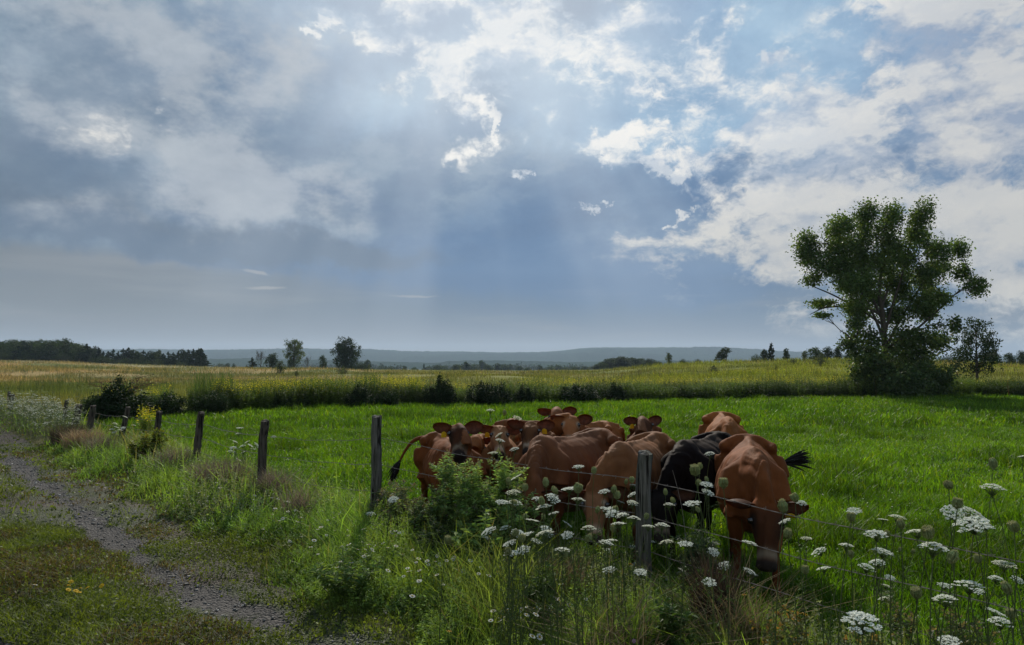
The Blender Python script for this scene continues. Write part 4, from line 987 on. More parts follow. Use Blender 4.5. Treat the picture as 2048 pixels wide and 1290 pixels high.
def verge():
    g = np.random.default_rng(41); mb = MB(); DRY = np.array((.17, .135, .085))
    for (n, y0, y1, h, w) in ((190000, 2.2, 9, .24, .006), (90000, 9, 17, .28, .010), (50000, 17, 45, .32, .022)):
        x, y = wedge(n, y0, y1, g); s = S(x, y)
        lim = 2.85+(vn(x, y, 1.1, 71, 3)-.5)*1.5
        m = (s > lim) & (s < FENCE_S+.5+(vn(x, y, .7, 61, 2)-.5)*.9); x, y, s, lim = keep(m, x, y, s, lim)
        tall = sst(0, .9, s-lim)*.75+.25; tuft = vn(x, y, .6, 72, 2)
        dry = sst(.60, .72, vn(x, y, 1.5, 73, 3))*sst(3.0, 3.6, s)*.35+(g.random(len(x)) < .05)*.8+sst(3.2, 2.7, s)*.4*(vn(x, y, .8, 75, 2) > .5)
        dry = dry+np.exp(-((s-FENCE_S)/.45)**2)*sst(-3.0, -4.5, x)*(vn(x, y, 1.1, 76, 2) > .42)*.7
        yg = vn(x, y, 2.2, 74, 2)[:, None]
        c = np.array((.125, .235, .055))*(1-yg)+np.array((.215, .29, .055))*yg
        dry = np.clip(dry, 0, 1)[:, None]*(g.random((len(x), 1)) < .75)
        c = (c*(1-dry)+DRY*dry)*np.exp(g.normal(0, .25, len(x)))[:, None]
        hh = h*tall*(.5+1.0*tuft)*np.exp(g.normal(0, .28, len(x)))*(1+dry[:, 0]*.5)
        V, F, F3, C = blades(P3(x, y, -.02), hh, w*g.uniform(.6, 1.5, len(x)), g, c, .5); mb.add(V, F, F3, C)
    o = link('verge_grass', mb.me('verge_grass', (M_GRASS,))); tag(o, kind='stuff')
    # leafy herbs: chamomile, vetch, clover, plantain
    mb = MB()
    for (n, y0, y1) in ((27000, 2.4, 8), (13000, 8, 15), (6000, 15, 40)):
        x, y = wedge(n, y0, y1, g); s = S(x, y); lim = 2.95+(vn(x, y, 1.1, 71, 3)-.5)*1.5
        m = (s > lim) & (s < FENCE_S+.35) & (vn(x, y, .9, 78, 2) > .36); x, y, s, lim = keep(m, x, y, s, lim)
        k = vn(x, y, 1.6, 79, 2)
        col = np.where((k > .55)[:, None], np.array((.115, .195, .050)), np.array((.19, .29, .065)))
        grey = (vn(x, y, 1.2, 77, 2) > .62)[:, None]; col = np.where(grey, np.array((.20, .235, .13)), col)
        h = (.14+.30*vn(x, y, 1.0, 80, 2)**1.0)*(.4+.6*sst(0, .7, s-lim))*np.exp(g.normal(0, .22, len(x)))*(1.25 if y0 > 7 else 1)
        weeds(mb, x, y, h, 13 if y0 < 9 else 9, .062 if y0 < 8 else .08, col, g, stemw=.004 if y0 < 8 else .008)
    o = link('verge_herbs', mb.me('verge_herbs', (M_WEED,))); tag(o, kind='stuff')
    # low plants on the crown of the track, between and beside the ruts
    mb = MB()
    for (n, y0, y1) in ((170000, 2.6, 9), (90000, 9, 18), (50000, 18, 45)):
        x, y = wedge(n, y0, y1, g); s = S(x, y); wob = (vn(x, y, 2.6, 5, 2)-.5)*.25; q = s+wob-bend(x, y)
        rut = rutf(x, y, 2.2)
        m = (s > -3) & (s < 3.8) & (rut < .62+.35*g.random(len(x))**3) & (g.random(len(x)) < .30+.70*sst(.36, .50, vn(x, y, 1.1, 92, 3)))
        x, y, s = keep(m, x, y, s)
        sc_ = 1 if y0 < 9 else (1.7 if y0 < 18 else 3)
        h = .035+.10*vn(x, y, .7, 95, 3)**1.5
        h = h*(1+1.0*sst(.9, 0, np.abs(s-1.3)))
        dry = (vn(x, y, .9, 96, 2) > .56)[:, None]&(g.random((len(x), 1)) < .6)
        c = np.where(dry, np.array((.085, .066, .030)), np.array((.095, .128, .020))*(.55+.9*vn(x, y, .5, 98, 2))[:, None])*np.exp(g.normal(0, .25, len(x)))[:, None]
        half = g.random(len(x)) < .5
        V, F, F3, C = blades(P3(x[half], y[half]), h[half], .006*sc_, g, c[half], .8); mb.add(V, F, F3, C)
        nh = (~half).sum(); P = P3(x[~half], y[~half])+np.stack([np.zeros(nh), np.zeros(nh), g.uniform(.2, 1, nh)*h[~half]*.8], -1)
        V, F = leaves(P, .030*sc_*g.uniform(.6, 1.3, nh), g, .7, .8); mb.add(V, F, None, np.repeat(c[~half], 4, 0))
    o = link('track_plants', mb.me('track_plants', (M_WEED,))); tag(o, kind='stuff')
    # loose stones of the ruts
    mb = MB(); x, y = wedge(26000, 3.5, 16, g, -.9, .2); s = S(x, y); q = s+(vn(x, y, 2.6, 5, 2)-.5)*.25-bend(x, y)
    rut = rutf(x, y, 2.0)
    m = (rut > .50) & (s < 3.2) & (s > -1); x, y = keep(m, x, y); x, y = x[:9000], y[:9000]
    bv, bf, b3 = ball((0, 0, 0), 1, 6, 4); n = len(x); r = .005+.013*g.random(n)**3+.003*(y > 9)
    sc3 = np.stack([r*g.uniform(.8, 1.5, n), r*g.uniform(.7, 1.2, n), r*g.uniform(.4, .8, n)], -1)
    V = bv[None]*sc3[:, None]*(1+g.normal(0, .14, (n, len(bv), 1))); a = g.uniform(0, 6.28, n); ca, sa = np.cos(a)[:, None], np.sin(a)[:, None]
    V = np.stack([V[..., 0]*ca-V[..., 1]*sa, V[..., 0]*sa+V[..., 1]*ca, V[..., 2]], -1)+P3(x, y, .02)[:, None]
    off = (np.arange(n)*len(bv))[:, None, None]; cc = np.array((.115, .11, .10))*np.exp(g.normal(0, .5, n))[:, None]
    mt, nt, out = newmat('stones'); b = bsdf(nt, attr(nt), .7, .3); nt.links.new(b.outputs[0], out.inputs[0])
    mb.add(V.reshape(-1, 3), (bf[None]+off).reshape(-1, 4), (b3[None]+off).reshape(-1, 3), np.repeat(cc, len(bv), 0))
    o = link('gravel', mb.me('gravel', (mt,))); tag(o, kind='stuff')
verge()
M_MEAD = leafmat('meadow_blades', .40, .7, .15, (1.05, 1.0, .8), .4)
def rough():
    """tussocks and flower stems of the unmown land beyond the hedge"""
    g = np.random.default_rng(51); mb = MB()
    for (n, y0, y1, h, w) in ((90000, 29, 60, .50, .030), (90000, 60, 120, .50, .06), (70000, 120, 235, .6, .13)):
        x, y = wedge(n, y0, y1, g); m = (y > edge_y(x)+1.0) & (y < np.interp(1024+x/y*FPX, CX, CR)+4) & (vn(x, y, y0/9, 53, 2) > .34); x, y = keep(m, x, y)
        c = rough_col(x, y)*np.exp(g.normal(0, .28, len(x)))[:, None]*1.05
        hh = h*(.35+.9*vn(x, y, y0/14, 54, 2))*np.exp(g.normal(0, .25, len(x)))
        V, F, F3, C = blades(P3(x, y, -.03), hh, w*g.uniform(.5, 1.5, len(x)), g, c, .25, 1); mb.add(V, F, F3, C)
    # darker weeds dotted about and brown dock spikes
    x, y = wedge(9000, 42, 170, g); m = (y > edge_y(x)+4) & (vn(x, y, 9, 57, 3) > .56); x, y = keep(m, x, y)
    weeds(mb, x, y, .45+.55*g.random(len(x)), 7, .26, (.060, .085, .022), g, stemw=.03)
    x, y = wedge(1600, 42, 120, g, -.1, .86); m = (vn(x, y, 7, 58, 2) > .58); x, y = keep(m, x, y)
    weeds(mb, x, y, .7+.4*g.random(len(x)), 6, .16, (.085, .050, .025), g, stemw=.03)
    o = link('rough_meadow', mb.me('rough_meadow', (M_MEAD,))); tag(o, kind='stuff')
    # goldenrod on the rise
    mb = MB(); x, y = wedge(15000, 60, 138, g, .20, .86); m = (vn(x, y*1.8, 9, 44, 3) > .5) & (vn(x, y, 2, 59, 2) > .42); x, y = keep(m, x, y)
    weeds(mb, x, y, .55+.35*g.random(len(x)), 5, .20, (.14, .18, .022), g, (.42, .40, .03), .6, stemw=.03)
    o = link('goldenrod_slope', mb.me('goldenrod_slope', (M_WEED,))); tag(o, kind='stuff')
rough()
def hedge():
    g = np.random.default_rng(61); GD, GM = (.036, .062, .016), (.085, .135, .026)
    def band(n, x0, x1, d0, d1):
        x = g.uniform(x0, x1, n); y = edge_y(x)+g.uniform(d0, d1, n); return x, y
    # tall herbs along the far edge of the pasture
    mb = MB()
    x, y = band(17000, -34, 40, .2, 3.4); px = 1024+x/y*FPX
    hgt = np.interp(px, [0, 200, 380, 500, 700, 900, 1040, 1300, 1500, 1740, 1800, 2048], [.5, .5, .7, .9, .95, .75, .8, .75, .75, .75, .9, .75])
    h = hgt*1.3*(.6+.6*vn(x, y, 1.3, 63, 2))*np.exp(g.normal(0, .12, len(x)))
    m = (px > 170) & ~((px > 345) & (px < 380)); x, y, h = keep(m, x, y, h)
    weeds(mb, x, y, h, 20, .17, np.where((vn(x, y, 1.6, 64, 2) > .5)[:, None], GD, GM), g, stemw=.015, aspect=.5)
    o = link('hedge_herbs', mb.me('hedge_herbs', (M_WEED,))); tag(o, kind='stuff')
    # goldenrod behind and among them
    mb = MB()
    for (a0, a1, n, hh, d0, d1) in ((430, 700, 1500, 1.25, .8, 3.0), (715, 850, 800, 1.3, .8, 3.4), (905, 940, 120, .95, 1.2, 3), (1040, 1750, 2600, 1.15, 2.2, 6.5), (1820, 2060, 500, .9, 2, 7), (205, 345, 260, 1.0, 2, 5), (290, 310, 60, .8, -9.5, -9)):
        px = g.uniform(a0, a1, n); yy = 36.0; u = (px-1024)/FPX
        for _ in range(3): yy = edge_y(u*yy)
        y = yy+g.uniform(d0, d1, n); x = u*y
        m = vn(x, y, 1.4, 66, 2) > .38; x, y = keep(m, x, y)
        weeds(mb, x, y, hh*g.uniform(.75, 1.2, len(x)), 15, .13, (.11, .16, .022), g, (.60, .52, .03), .72, stemw=.012)
    o = link('goldenrod_band', mb.me('goldenrod_band', (M_WEED,))); tag(o, kind='stuff')
    # reeds
    mb = MB()
    for (a0, a1, n, hh) in ((390, 470, 520, 1.75), (505, 570, 300, 1.35), (575, 640, 300, 1.3), (720, 765, 380, 1.55), (812, 840, 160, 1.3), (640, 700, 260, 1.2), (325, 352, 110, 1.2), (1715, 1760, 200, 1.3)):
        px = g.uniform(a0, a1, n); u = (px-1024)/FPX; yy = 33.0
        for _ in range(3): yy = edge_y(u*yy)
        y = yy+g.uniform(.8, 3.5, n); x = u*y
        V, F, F3, C = blades(P3(x, y), hh*g.uniform(.45, 1.15, n), .028, g, varcol((.065, .105, .035), n, g, .2, .08), .12); mb.add(V, F, F3, C)
    o = link('reeds', mb.me('reeds', (M_WEED,))); tag(o, kind='stuff')
    # single bushes of the hedge
    proto('hb1', 'bush', 9000, .55, 31, (.014, .028, .008), 1.35, 0, M_FAR); proto('hb2', 'bush', 9000, .55, 32, (.016, .032, .009), 1.6, 0, M_FAR)
    for key, px, yt, dd, w, lb in (('hb1', 884, 760, 1.0, 1.05, 'tall dark rounded bush in the hedge left of the middle, standing clear of its neighbours'), ('hb2', 978, 764, 1.0, 1.25, 'widest dark bush in the hedge, above the heads of the cows'),
            ('hb1', 722, 776, .8, 1.2, 'dark bush in the hedge above the second fence post'), ('hb2', 1160, 770, 1.2, 1.5, 'low dark bush in the hedge right of the widest bush'), ('hb1', 1232, 772, 1.0, 1.2, 'glossy dark bush in the hedge left of the long goldenrod strip'),
            ('hb1', 1050, 776, 1.4, 1.1, 'small bush joining the widest hedge bush on its right'), ('hb2', 775, 784, 1.5, 1.1, 'low dark bush between the second post bush and the tall rounded bush'), ('hb2', 335, 786, .8, 1.3, 'round dark bush right of the arching dead twigs'),
            ('hb1', 240, 768, -.4, 1.25, 'large dark bush with dead twigs arching over it at the left'), ('hb2', 425, 784, .6, 1.1, 'dark bush inside the tall reeds'), ('hb2', 205, 792, -.6, .9, 'low bush at the left foot of the twig-topped bush')):
        u = (px-1024)/FPX; yy = 34.0
        for _ in range(3): yy = float(edge_y(u*yy))
        plant(key, px, None, yt-5, yy+dd*.5-1.0+(0 if px > 300 else -1), lb, 'bush', 'bush', w=w)
    x, y, _ = pix(240, 725, 27.2); r = empty('dead_branches', (x, y, float(ground_z(x, y))), 0, 1); tag(r, 'arching reddish dead twigs over the large dark bush at the left', 'dead branches')
    g2 = np.random.default_rng(5); tk = MB()
    for i in range(16):
        a = g2.uniform(-1, 1); e = np.array((a*1.5+.3, g2.normal()*.4, 1.25+.35*g2.random()-abs(a)*.25)); P_ = limb(tk, (0, 0, .1), e, .018, .006, g2, 4, .08, .22)
        for j in range(7): q = P_[2+j % 4]; limb(tk, q, q+np.array((g2.normal()*.35+a*.3, g2.normal()*.2, g2.random()*.35)), .008, .004, g2, 3, .1)
    mt = plain('dead_twigs', (.13, .065, .04), .9, .1); me = tk.me('twigs', (mt,)); o = link('twigs', me, r)
hedge()
# ---------------------------------------------------------------- the fence
def woodmat(name, c1, c2):
    m, nt, out = newmat(name); O = geo_pos(nt, True)
    mp = nt.nodes.new('ShaderNodeMapping'); mp.inputs['Scale'].default_value = (1, 1, .045); nt.links.new(O, mp.inputs[0])
    n = nnoise(nt, mp.outputs[0], 70, 6, .65); n2 = nnoise(nt, O, 7, 4, .6)
    crack = nnoise(nt, mp.outputs[0], 30, 3, .7).ss(.40, .46)
    c = nmix(nt, n.ss(.3, .7), c1, c2); c = nmix(nt, n2.ss(.45, .7)*.5, c, (.075, .085, .055)); c = nmix(nt, crack, (.012, .010, .008), c)
    b = bsdf(nt, c, .9, .1, normal=bump(nt, crack*.8+n*.5, .9, .012)); nt.links.new(b.outputs[0], out.inputs[0]); return m
M_WOOD = woodmat('weathered_wood', (.050, .046, .040), (.165, .155, .135)); M_WOOD2 = woodmat('dark_wood', (.035, .028, .022), (.115, .095, .075))
M_WIRE = plain('rusty_wire', (.20, .16, .13), .5, .5)
def fence():
    g = np.random.default_rng(71)
    root = empty('barbed_wire_fence', (0, 0, 0)); tag(root, 'barbed wire fence on weathered wooden posts between the grassy verge and the pasture', 'fence')
    # photograph x, top y, distance, radius, lean (x, y of the top), label
    D = [(2640, 1130, 3.1, .070, (0, 0), 'grey post beyond the right edge'), (1287, 905, 6.1, .068, (.01, 0), 'nearest grey post with a long crack, in front of the cows'), (757, 832, 8.6, .065, (.02, .02), 'tall straight post left of the thistles'),
         (533, 841, 10.3, .062, (.06, .02), 'dark post with a pale scar and dry grass at its foot'), (403, 825, 13.2, .062, (.10, .02), 'dark post leaning right with its top cut flat'), (321, 823, 15.2, .06, (.14, .05), 'leaning post above the yellow-flowered weed'),
         (257, 814, 16.2, .06, (.26, .05), 'post leaning far to the right behind white flowers'), (187, 811, 17.6, .075, (.10, 0), 'stout post in dry grass at the left'), (157, 810, 19.4, .085, (.18, 0), 'stout leaning post in dry grass further left'),
         (134, 801, 21.5, .055, (.12, 0), 'slim post behind the bank of white flowers'), (26, 789, 27, .075, (.14, 0), 'stout far post near the left edge'), (20, 783, 31, .06, (.05, 0), 'slim farthest post near the left edge')]
    posts = []
    for i, (px, py, d, r, ln, lb) in enumerate(D):
        x, y, zt = pix(px, py, d)
        bx, by = x-ln[0]*1.0, y-ln[1]; zg = float(ground_z(bx, by)); H = zt-zg+.25
        k = 16; t = np.linspace(0, 1, k)[:, None]; path = np.array((0, 0, -.25))+np.array((ln[0], ln[1], H))*t
        path[:, :2] += (g.normal(0, .004, (k, 2)).cumsum(0))
        n = 18; V, F, F3 = tube(path, r*(1.06-.10*t[:, 0]), n, True, up=(0, 1, 0))
        ang = np.arange(n)/n*6.28; prof = 1+.07*np.sin(ang*2+i)+.05*np.sin(ang*3+2*i)+.05*g.normal(size=n)
        for a in range(k):
            c = path[a]; V[a*n:(a+1)*n, :2] = c[:2]+(V[a*n:(a+1)*n, :2]-c[:2])*(prof*(1+.025*g.normal(size=n)))[:, None]
        V[(k-1)*n:k*n, 2] += (np.cos(ang)*.012+g.normal(0, .006, n)); V[-1, 2] += .008
        mb = MB(); mb.add(V, F, F3)
        o = link('fence_post', mb.me('fence_post', (M_WOOD if i in (0, 1, 2) else M_WOOD2,), False), root, (bx, by, zg)); o['label'] = lb
        posts.append((np.array((bx, by, zg)), np.array(ln), zt-zg, r))
    hs = [(.90, 1.02), (.64, .70), (.36, .40)]
    for w in range(3):
        mb = MB()
        for (a, b) in zip(posts[:-1], posts[1:]):
            fr = [.80, .56, .32][w]
            pa = a[0]+np.array((a[1][0], a[1][1], 0))*fr*.8+np.array((0, .0, a[2]*fr)); pb = b[0]+np.array((b[1][0], b[1][1], 0))*fr*.8+np.array((0, 0, b[2]*fr))
            nrm = np.array((NX, NY, 0)); pa = pa-nrm*a[3]*.0+nrm*a[3]*1.0; pb = pb+nrm*b[3]*1.0
            L = np.linalg.norm(pb-pa); k = max(int(L/.05), 8) if min(pa[1], pb[1]) < 14 else 12; t = np.linspace(0, 1, k)
            P_ = pa+(pb-pa)*t[:, None]; P_[:, 2] -= (.03+.02*g.random())*np.sin(t*math.pi); P_[:, 2] += .006*np.sin(t*17+w)
            near = max(1.0, min(pa[1], pb[1])/8)
            for q in (0, 1):
                Q = P_.copy()
                if k > 12: ph = np.arange(k)*1.9+q*math.pi; Q[:, 2] += np.cos(ph)*.0022; Q[:, :2] += np.outer(np.sin(ph)*.0022, (NX, NY))
                elif q: continue
                mb.add(*tube(Q, .0022*(near if k > 12 else near**.5), 4, False))
            nb = int(L/.13)
            for j in range(nb):
                c = pa+(pb-pa)*((j+.5)/nb); tt = (j+.5)/nb; c[2] -= .04*math.sin(tt*math.pi)
                for q in range(3 if min(pa[1], pb[1]) < 12 else 1):
                    dv = unit(g.normal(size=3)*np.array((1, 1, 1.2)))*.017*near**.5
                    mb.add(*tube([c-dv, c+dv], [.0014*near, .0005*near], 3))
            if w == 1:   # a staple on each post
                mb.add(*tube([pb+(0, 0, .015), pb-nrm*.004, pb+(0, 0, -.015)], .003, 4))
        o = link('barbed_wire', mb.me('barbed_wire', (M_WIRE,)), root)
        o['label'] = ['top strand', 'middle strand', 'lowest strand'][w]
    # a slack loose end hanging by the grazing cows
    mb = MB(); A = np.array(pix(1345, 940, 5.75)); Bq = np.array(pix(1372, 1090, 5.6)); t = np.linspace(0, 1, 12)[:, None]; mb.add(*tube(A+(Bq-A)*t+np.array((.02, 0, 0))*np.sin(t*3.1), .0016, 4, False))
    o = link('wire_stay', mb.me('wire_stay', (M_WIRE,)), root)
fence()
# ---------------------------------------------------------------- flowers and single weeds
def colmat(name, rough=.7, tr=.25, tint=(1, 1, 1)):
    m, nt, out = newmat(name); c = attr(nt); b = bsdf(nt, c, rough, .15); t = nt.nodes.new('ShaderNodeBsdfTranslucent'); nt.links.new(nmix(nt, 1.0, c, tint, 'MULTIPLY'), t.inputs[0])
    mx = nt.nodes.new('ShaderNodeMixShader'); mx.inputs[0].default_value = tr; nt.links.new(b.outputs[0], mx.inputs[1]); nt.links.new(t.outputs[0], mx.inputs[2]); nt.links.new(mx.outputs[0], out.inputs[0]); return m
M_PETAL = colmat('petals', .7, .35, (1, 1, .95)); M_STEM = colmat('stems', .7, .15, (1.2, 1.2, .5))
STEMC = (.075, .100, .035)
def umbel_mesh(seed, dome):
    """a flat lace umbel 1 unit wide: rays, umbellets, florets"""
    g = np.random.default_rng(seed); fl, mb = MB(), MB()
    n = 34; k = np.arange(n)+.5; rr = np.sqrt(k/n)*.47; a = k*2.39996+g.normal(0, .12, n); rr = rr*(1+g.normal(0, .05, n))
    for r, t in zip(rr, a):
        c = np.array((r*math.cos(t), r*math.sin(t), dome*(.24-r*r)+g.normal()*.012)); m = 20
        q = np.sqrt(g.random(m))*.075; b = g.uniform(0, 6.28, m)
        P = c+np.stack([q*np.cos(b), q*np.sin(b), g.normal(0, .008, m)-q*q*1.5], -1)
        V, F = leaves(P, .050*g.uniform(.7, 1.3, m), g, .95, 2.2); fl.add(V, F, None, varcol((.78, .80, .70), m, g, .06, .02, 4))
        mb.add(*tube([(0, 0, -.32), c*np.array((.55, .55, .6))+(0, 0, -.12), c+(0, 0, -.02)], [.012, .007, .005], 3), np.array((.10, .14, .05)))
    for _ in range(9):
        b = g.uniform(0, 6.28); d = np.array((math.cos(b), math.sin(b), 0)); mb.add(*tube([(0, 0, -.32), d*.16+(0, 0, -.36), d*.30+(0, 0, -.42)], [.008, .006, .002], 3), np.array((.08, .11, .04)))
    fl.V += mb.V; k0 = fl.n
    for f in mb.F4: fl.F4.append(f+k0)
    for f in mb.F3: fl.F3.append(f+k0)
    fl.C += mb.C
    return fl.me('flower_head', (M_PETAL,))
def nest_mesh(seed, open_=0.0):
    """a closed umbel going to seed: rays curled up into a cup"""
    g = np.random.default_rng(seed); mb = MB(); n = 70; a = np.arange(n)*2.39996; lev = np.sqrt((np.arange(n)+.5)/n)
    for t, l in zip(a, lev):
        d = np.array((math.cos(t), math.sin(t), 0)); R1 = .46*l*(1+open_); w = g.normal(0, .03, 3)
        P = [(0, 0, -.45), d*R1*.85+(0, 0, -.22), d*R1+(0, 0, .12+.1*(1-l))+w, d*R1*(.62+open_)+(0, 0, .42)+w]
        mb.add(*tube(P, [.014, .016, .030, .042], 4), varcol((.26, .30, .12), 1, g, .18, .08)[0])
        m = 6; Q = np.array(P[3])+g.normal(0, .045, (m, 3)); V, F = leaves(Q, .085, g, .6); mb.add(V, F, None, varcol((.38, .37, .20), m, g, .2, .06, 4))
    for _ in range(10):
        b = g.uniform(0, 6.28); d = np.array((math.cos(b), math.sin(b), 0)); mb.add(*tube([(0, 0, -.45), d*.25+(0, 0, -.45), d*.42+(0, 0, -.30)], [.012, .008, .002], 3), np.array((.10, .13, .05)))
    return mb.me('seed_head', (M_STEM,))
def stalk_mesh(seed):
    """unit-high wiry stalk with feathery leaves low down"""
    g = np.random.default_rng(seed); mb = MB(); t = np.linspace(0, 1, 9); lx, ly = g.normal(0, .05, 2)
    P = np.stack([lx*np.sin(t*3.1)+g.normal(0, .004, 9), ly*np.sin(t*3.1)+g.normal(0, .004, 9), t], -1); P[-1, :2] = 0; P[0, :2] = 0
    mb.add(*tube(P, np.linspace(.0042, .0022, 9), 5), np.array(STEMC))
    for _ in range(4):
        f = g.uniform(.05, .6); q = np.array([np.interp(f, t, P[:, i]) for i in range(3)]); d = unit(np.array((g.normal(), g.normal(), .9)))
        e = q+d*.16; mb.add(*tube([q, q*.5+e*.5+(0, 0, .01), e], [.0025, .0018, .0008], 3), np.array(STEMC))
        for s in range(18): w = q+(e-q)*g.uniform(.25, 1); V, F = leaves(w[None]+g.normal(0, .012, (1, 3)), .028, g, .25); mb.add(V, F, None, np.array((.060, .095, .025)))
    return mb.me('stem', (M_STEM,))
UMB = [umbel_mesh(1, .5), umbel_mesh(2, .9), umbel_mesh(3, .25), umbel_mesh(4, .7)]; NEST = [nest_mesh(5), nest_mesh(6, .12), nest_mesh(7, -.15)]; STK = [stalk_mesh(i) for i in range(8, 13)]
def z3(L): return [(1250+a/2.566, 850+b/2.566, c/2.566) for a, b, c in L]
def z2(L): return [(600+a/2.926, 880+b/2.926, c/2.926) for a, b, c in L]
OPEN3 = [(435, 150, 45), (420, 305, 55), (425, 348, 55), (40, 403, 50), (225, 413, 50), (345, 402, 75), (170, 428, 40), (118, 522, 60), (190, 520, 65), (150, 598, 45), (210, 603, 60), (320, 585, 38), (85, 675, 44), (80, 755, 60), (48, 628, 45), (820, 495, 55), (905, 403, 55), (930, 582, 60), (995, 650, 80), (1018, 738, 70), (1240, 735, 85), (1175, 440, 75), (1135, 620, 75), (1325, 652, 100), (1295, 710, 80), (1325, 485, 50), (1395, 475, 80), (1495, 550, 110), (1580, 635, 140), (1690, 450, 130), (1790, 465, 160), (1785, 512, 170), (1885, 330, 120), (1945, 715, 110), (1765, 825, 140), (1640, 825, 70), (1640, 900, 120), (1905, 960, 90), (1340, 828, 50), (1335, 890, 70), (1215, 1020, 190), (1665, 1110, 110), (2015, 795, 60), (1815, 855, 60), (1900, 790, 70), (2040, 160, 40), (1360, 785, 50)]
SEED3 = [(387, 212, 28), (360, 235, 50), (420, 280, 25), (375, 297, 28), (505, 300, 45), (208, 345, 28), (247, 388, 28), (330, 358, 20), (375, 435, 28), (597, 450, 25), (590, 245, 22), (478, 418, 20), (110, 470, 28), (873, 375, 40), (812, 420, 60), (835, 560, 45), (1160, 475, 50), (1890, 200, 60), (1662, 310, 55), (1705, 405, 60), (1415, 510, 60), (1345, 560, 40), (1997, 525, 60), (1680, 680, 75), (1160, 665, 40), (925, 745, 45), (1960, 840, 70), (1810, 690, 50), (1495, 865, 60), (1410, 640, 25), (1478, 650, 25), (1980, 970, 50)]
OPEN2 = [(1630, 158, 60), (1245, 205, 45), (1262, 220, 70), (1200, 225, 50), (1245, 308, 75), (1300, 318, 40), (1180, 363, 65), (1470, 330, 65), (1390, 345, 60), (1425, 400, 85), (1575, 285, 80), (1628, 352, 70), (1485, 430, 55), (1375, 422, 35), (1360, 470, 70), (1105, 535, 80), (1090, 572, 55), (1200, 518, 55), (1320, 555, 75), (1430, 550, 90), (1565, 558, 60), (1690, 522, 75), (1385, 592, 60), (1305, 645, 70), (1240, 665, 80), (1275, 718, 50), (1130, 665, 50), (1535, 645, 75), (1098, 730, 40), (430, 332, 40), (545, 347, 50), (412, 433, 45), (508, 425, 30), (1255, 57, 50), (1130, 75, 50), (1170, 4, 48), (1945, 320, 55), (1945, 370, 60), (1955, 265, 50), (1890, 440, 60), (1780, 303, 60), (1725, 443, 50), (1700, 492, 40), (1955, 630, 50), (1995, 685, 45), (1995, 775, 60), (1870, 360, 50), (1165, -28, 44)]
SEED2 = [(1485, 290, 32), (1720, 180, 35), (1625, 285, 50), (1415, 360, 45), (1780, 265, 22), (1855, 263, 20), (1908, 245, 28), (1942, 235, 32), (1915, 270, 25), (1740, 410, 35), (835, 543, 25), (865, 585, 40), (1835, 290, 40), (1320, 450, 30), (1855, 325, 40), (1275, 450, 25), (1425, 450, 30)]
LEFT = [(250, 834, 9), (230, 848, 8), (234, 855, 9), (224, 859, 9), (246, 856, 9), (240, 861, 9), (229, 864, 9), (267, 851, 8), (276, 874, 7), (243, 876, 8), (480, 856, 12), (477, 868, 10), (466, 896, 12), (485, 893, 11), (501, 891, 11), (513, 890, 11), (487, 905, 10), (463, 904, 12), (506, 898, 10), (547, 874, 9), (477, 920, 11), (981, 822, 15), (1034, 836, 16), (470, 884, 10), (495, 884, 10)]
_g = np.random.default_rng(77)
MORE = [(_g.uniform(1000, 1275), _g.uniform(1000, 1185), _g.uniform(17, 27)) for _ in range(22)]+[(_g.uniform(1310, 1560), _g.uniform(1050, 1170), _g.uniform(17, 26)) for _ in range(7)]+[(_g.uniform(1620, 2060), _g.uniform(1040, 1285), _g.uniform(24, 44)) for _ in range(3)]
MSEED = [(_g.uniform(1010, 1270), _g.uniform(950, 1110), _g.uniform(11, 16)) for _ in range(12)]+[(_g.uniform(1650, 2050), _g.uniform(1000, 1240), _g.uniform(18, 30)) for _ in range(1)]
def where(px, py, b, wreal, hmax, hmin=.18):
    d = np.clip(FPX*wreal/b, 2.2, 17.0); u = (px-1024)/FPX
    for _ in range(40):
        x, y, z = pix(px, py, d); zg = float(ground_z(x, y))
        if z-zg > hmax: d *= 1.04
        elif z-zg < hmin: d *= .96
        else: break
    return x, y, z, zg, d
def side_of(px):
    return 'by the tall straight post' if px < 800 else 'below the left cows' if px < 1030 else 'by the big grazing cow' if px < 1160 else 'by the tan grazing cow' if px < 1262 else 'by the near fence post' if px < 1320 else 'by the nearly black cow' if px < 1460 else 'by the nearest grazing cow' if px < 1650 else 'over the open pasture'
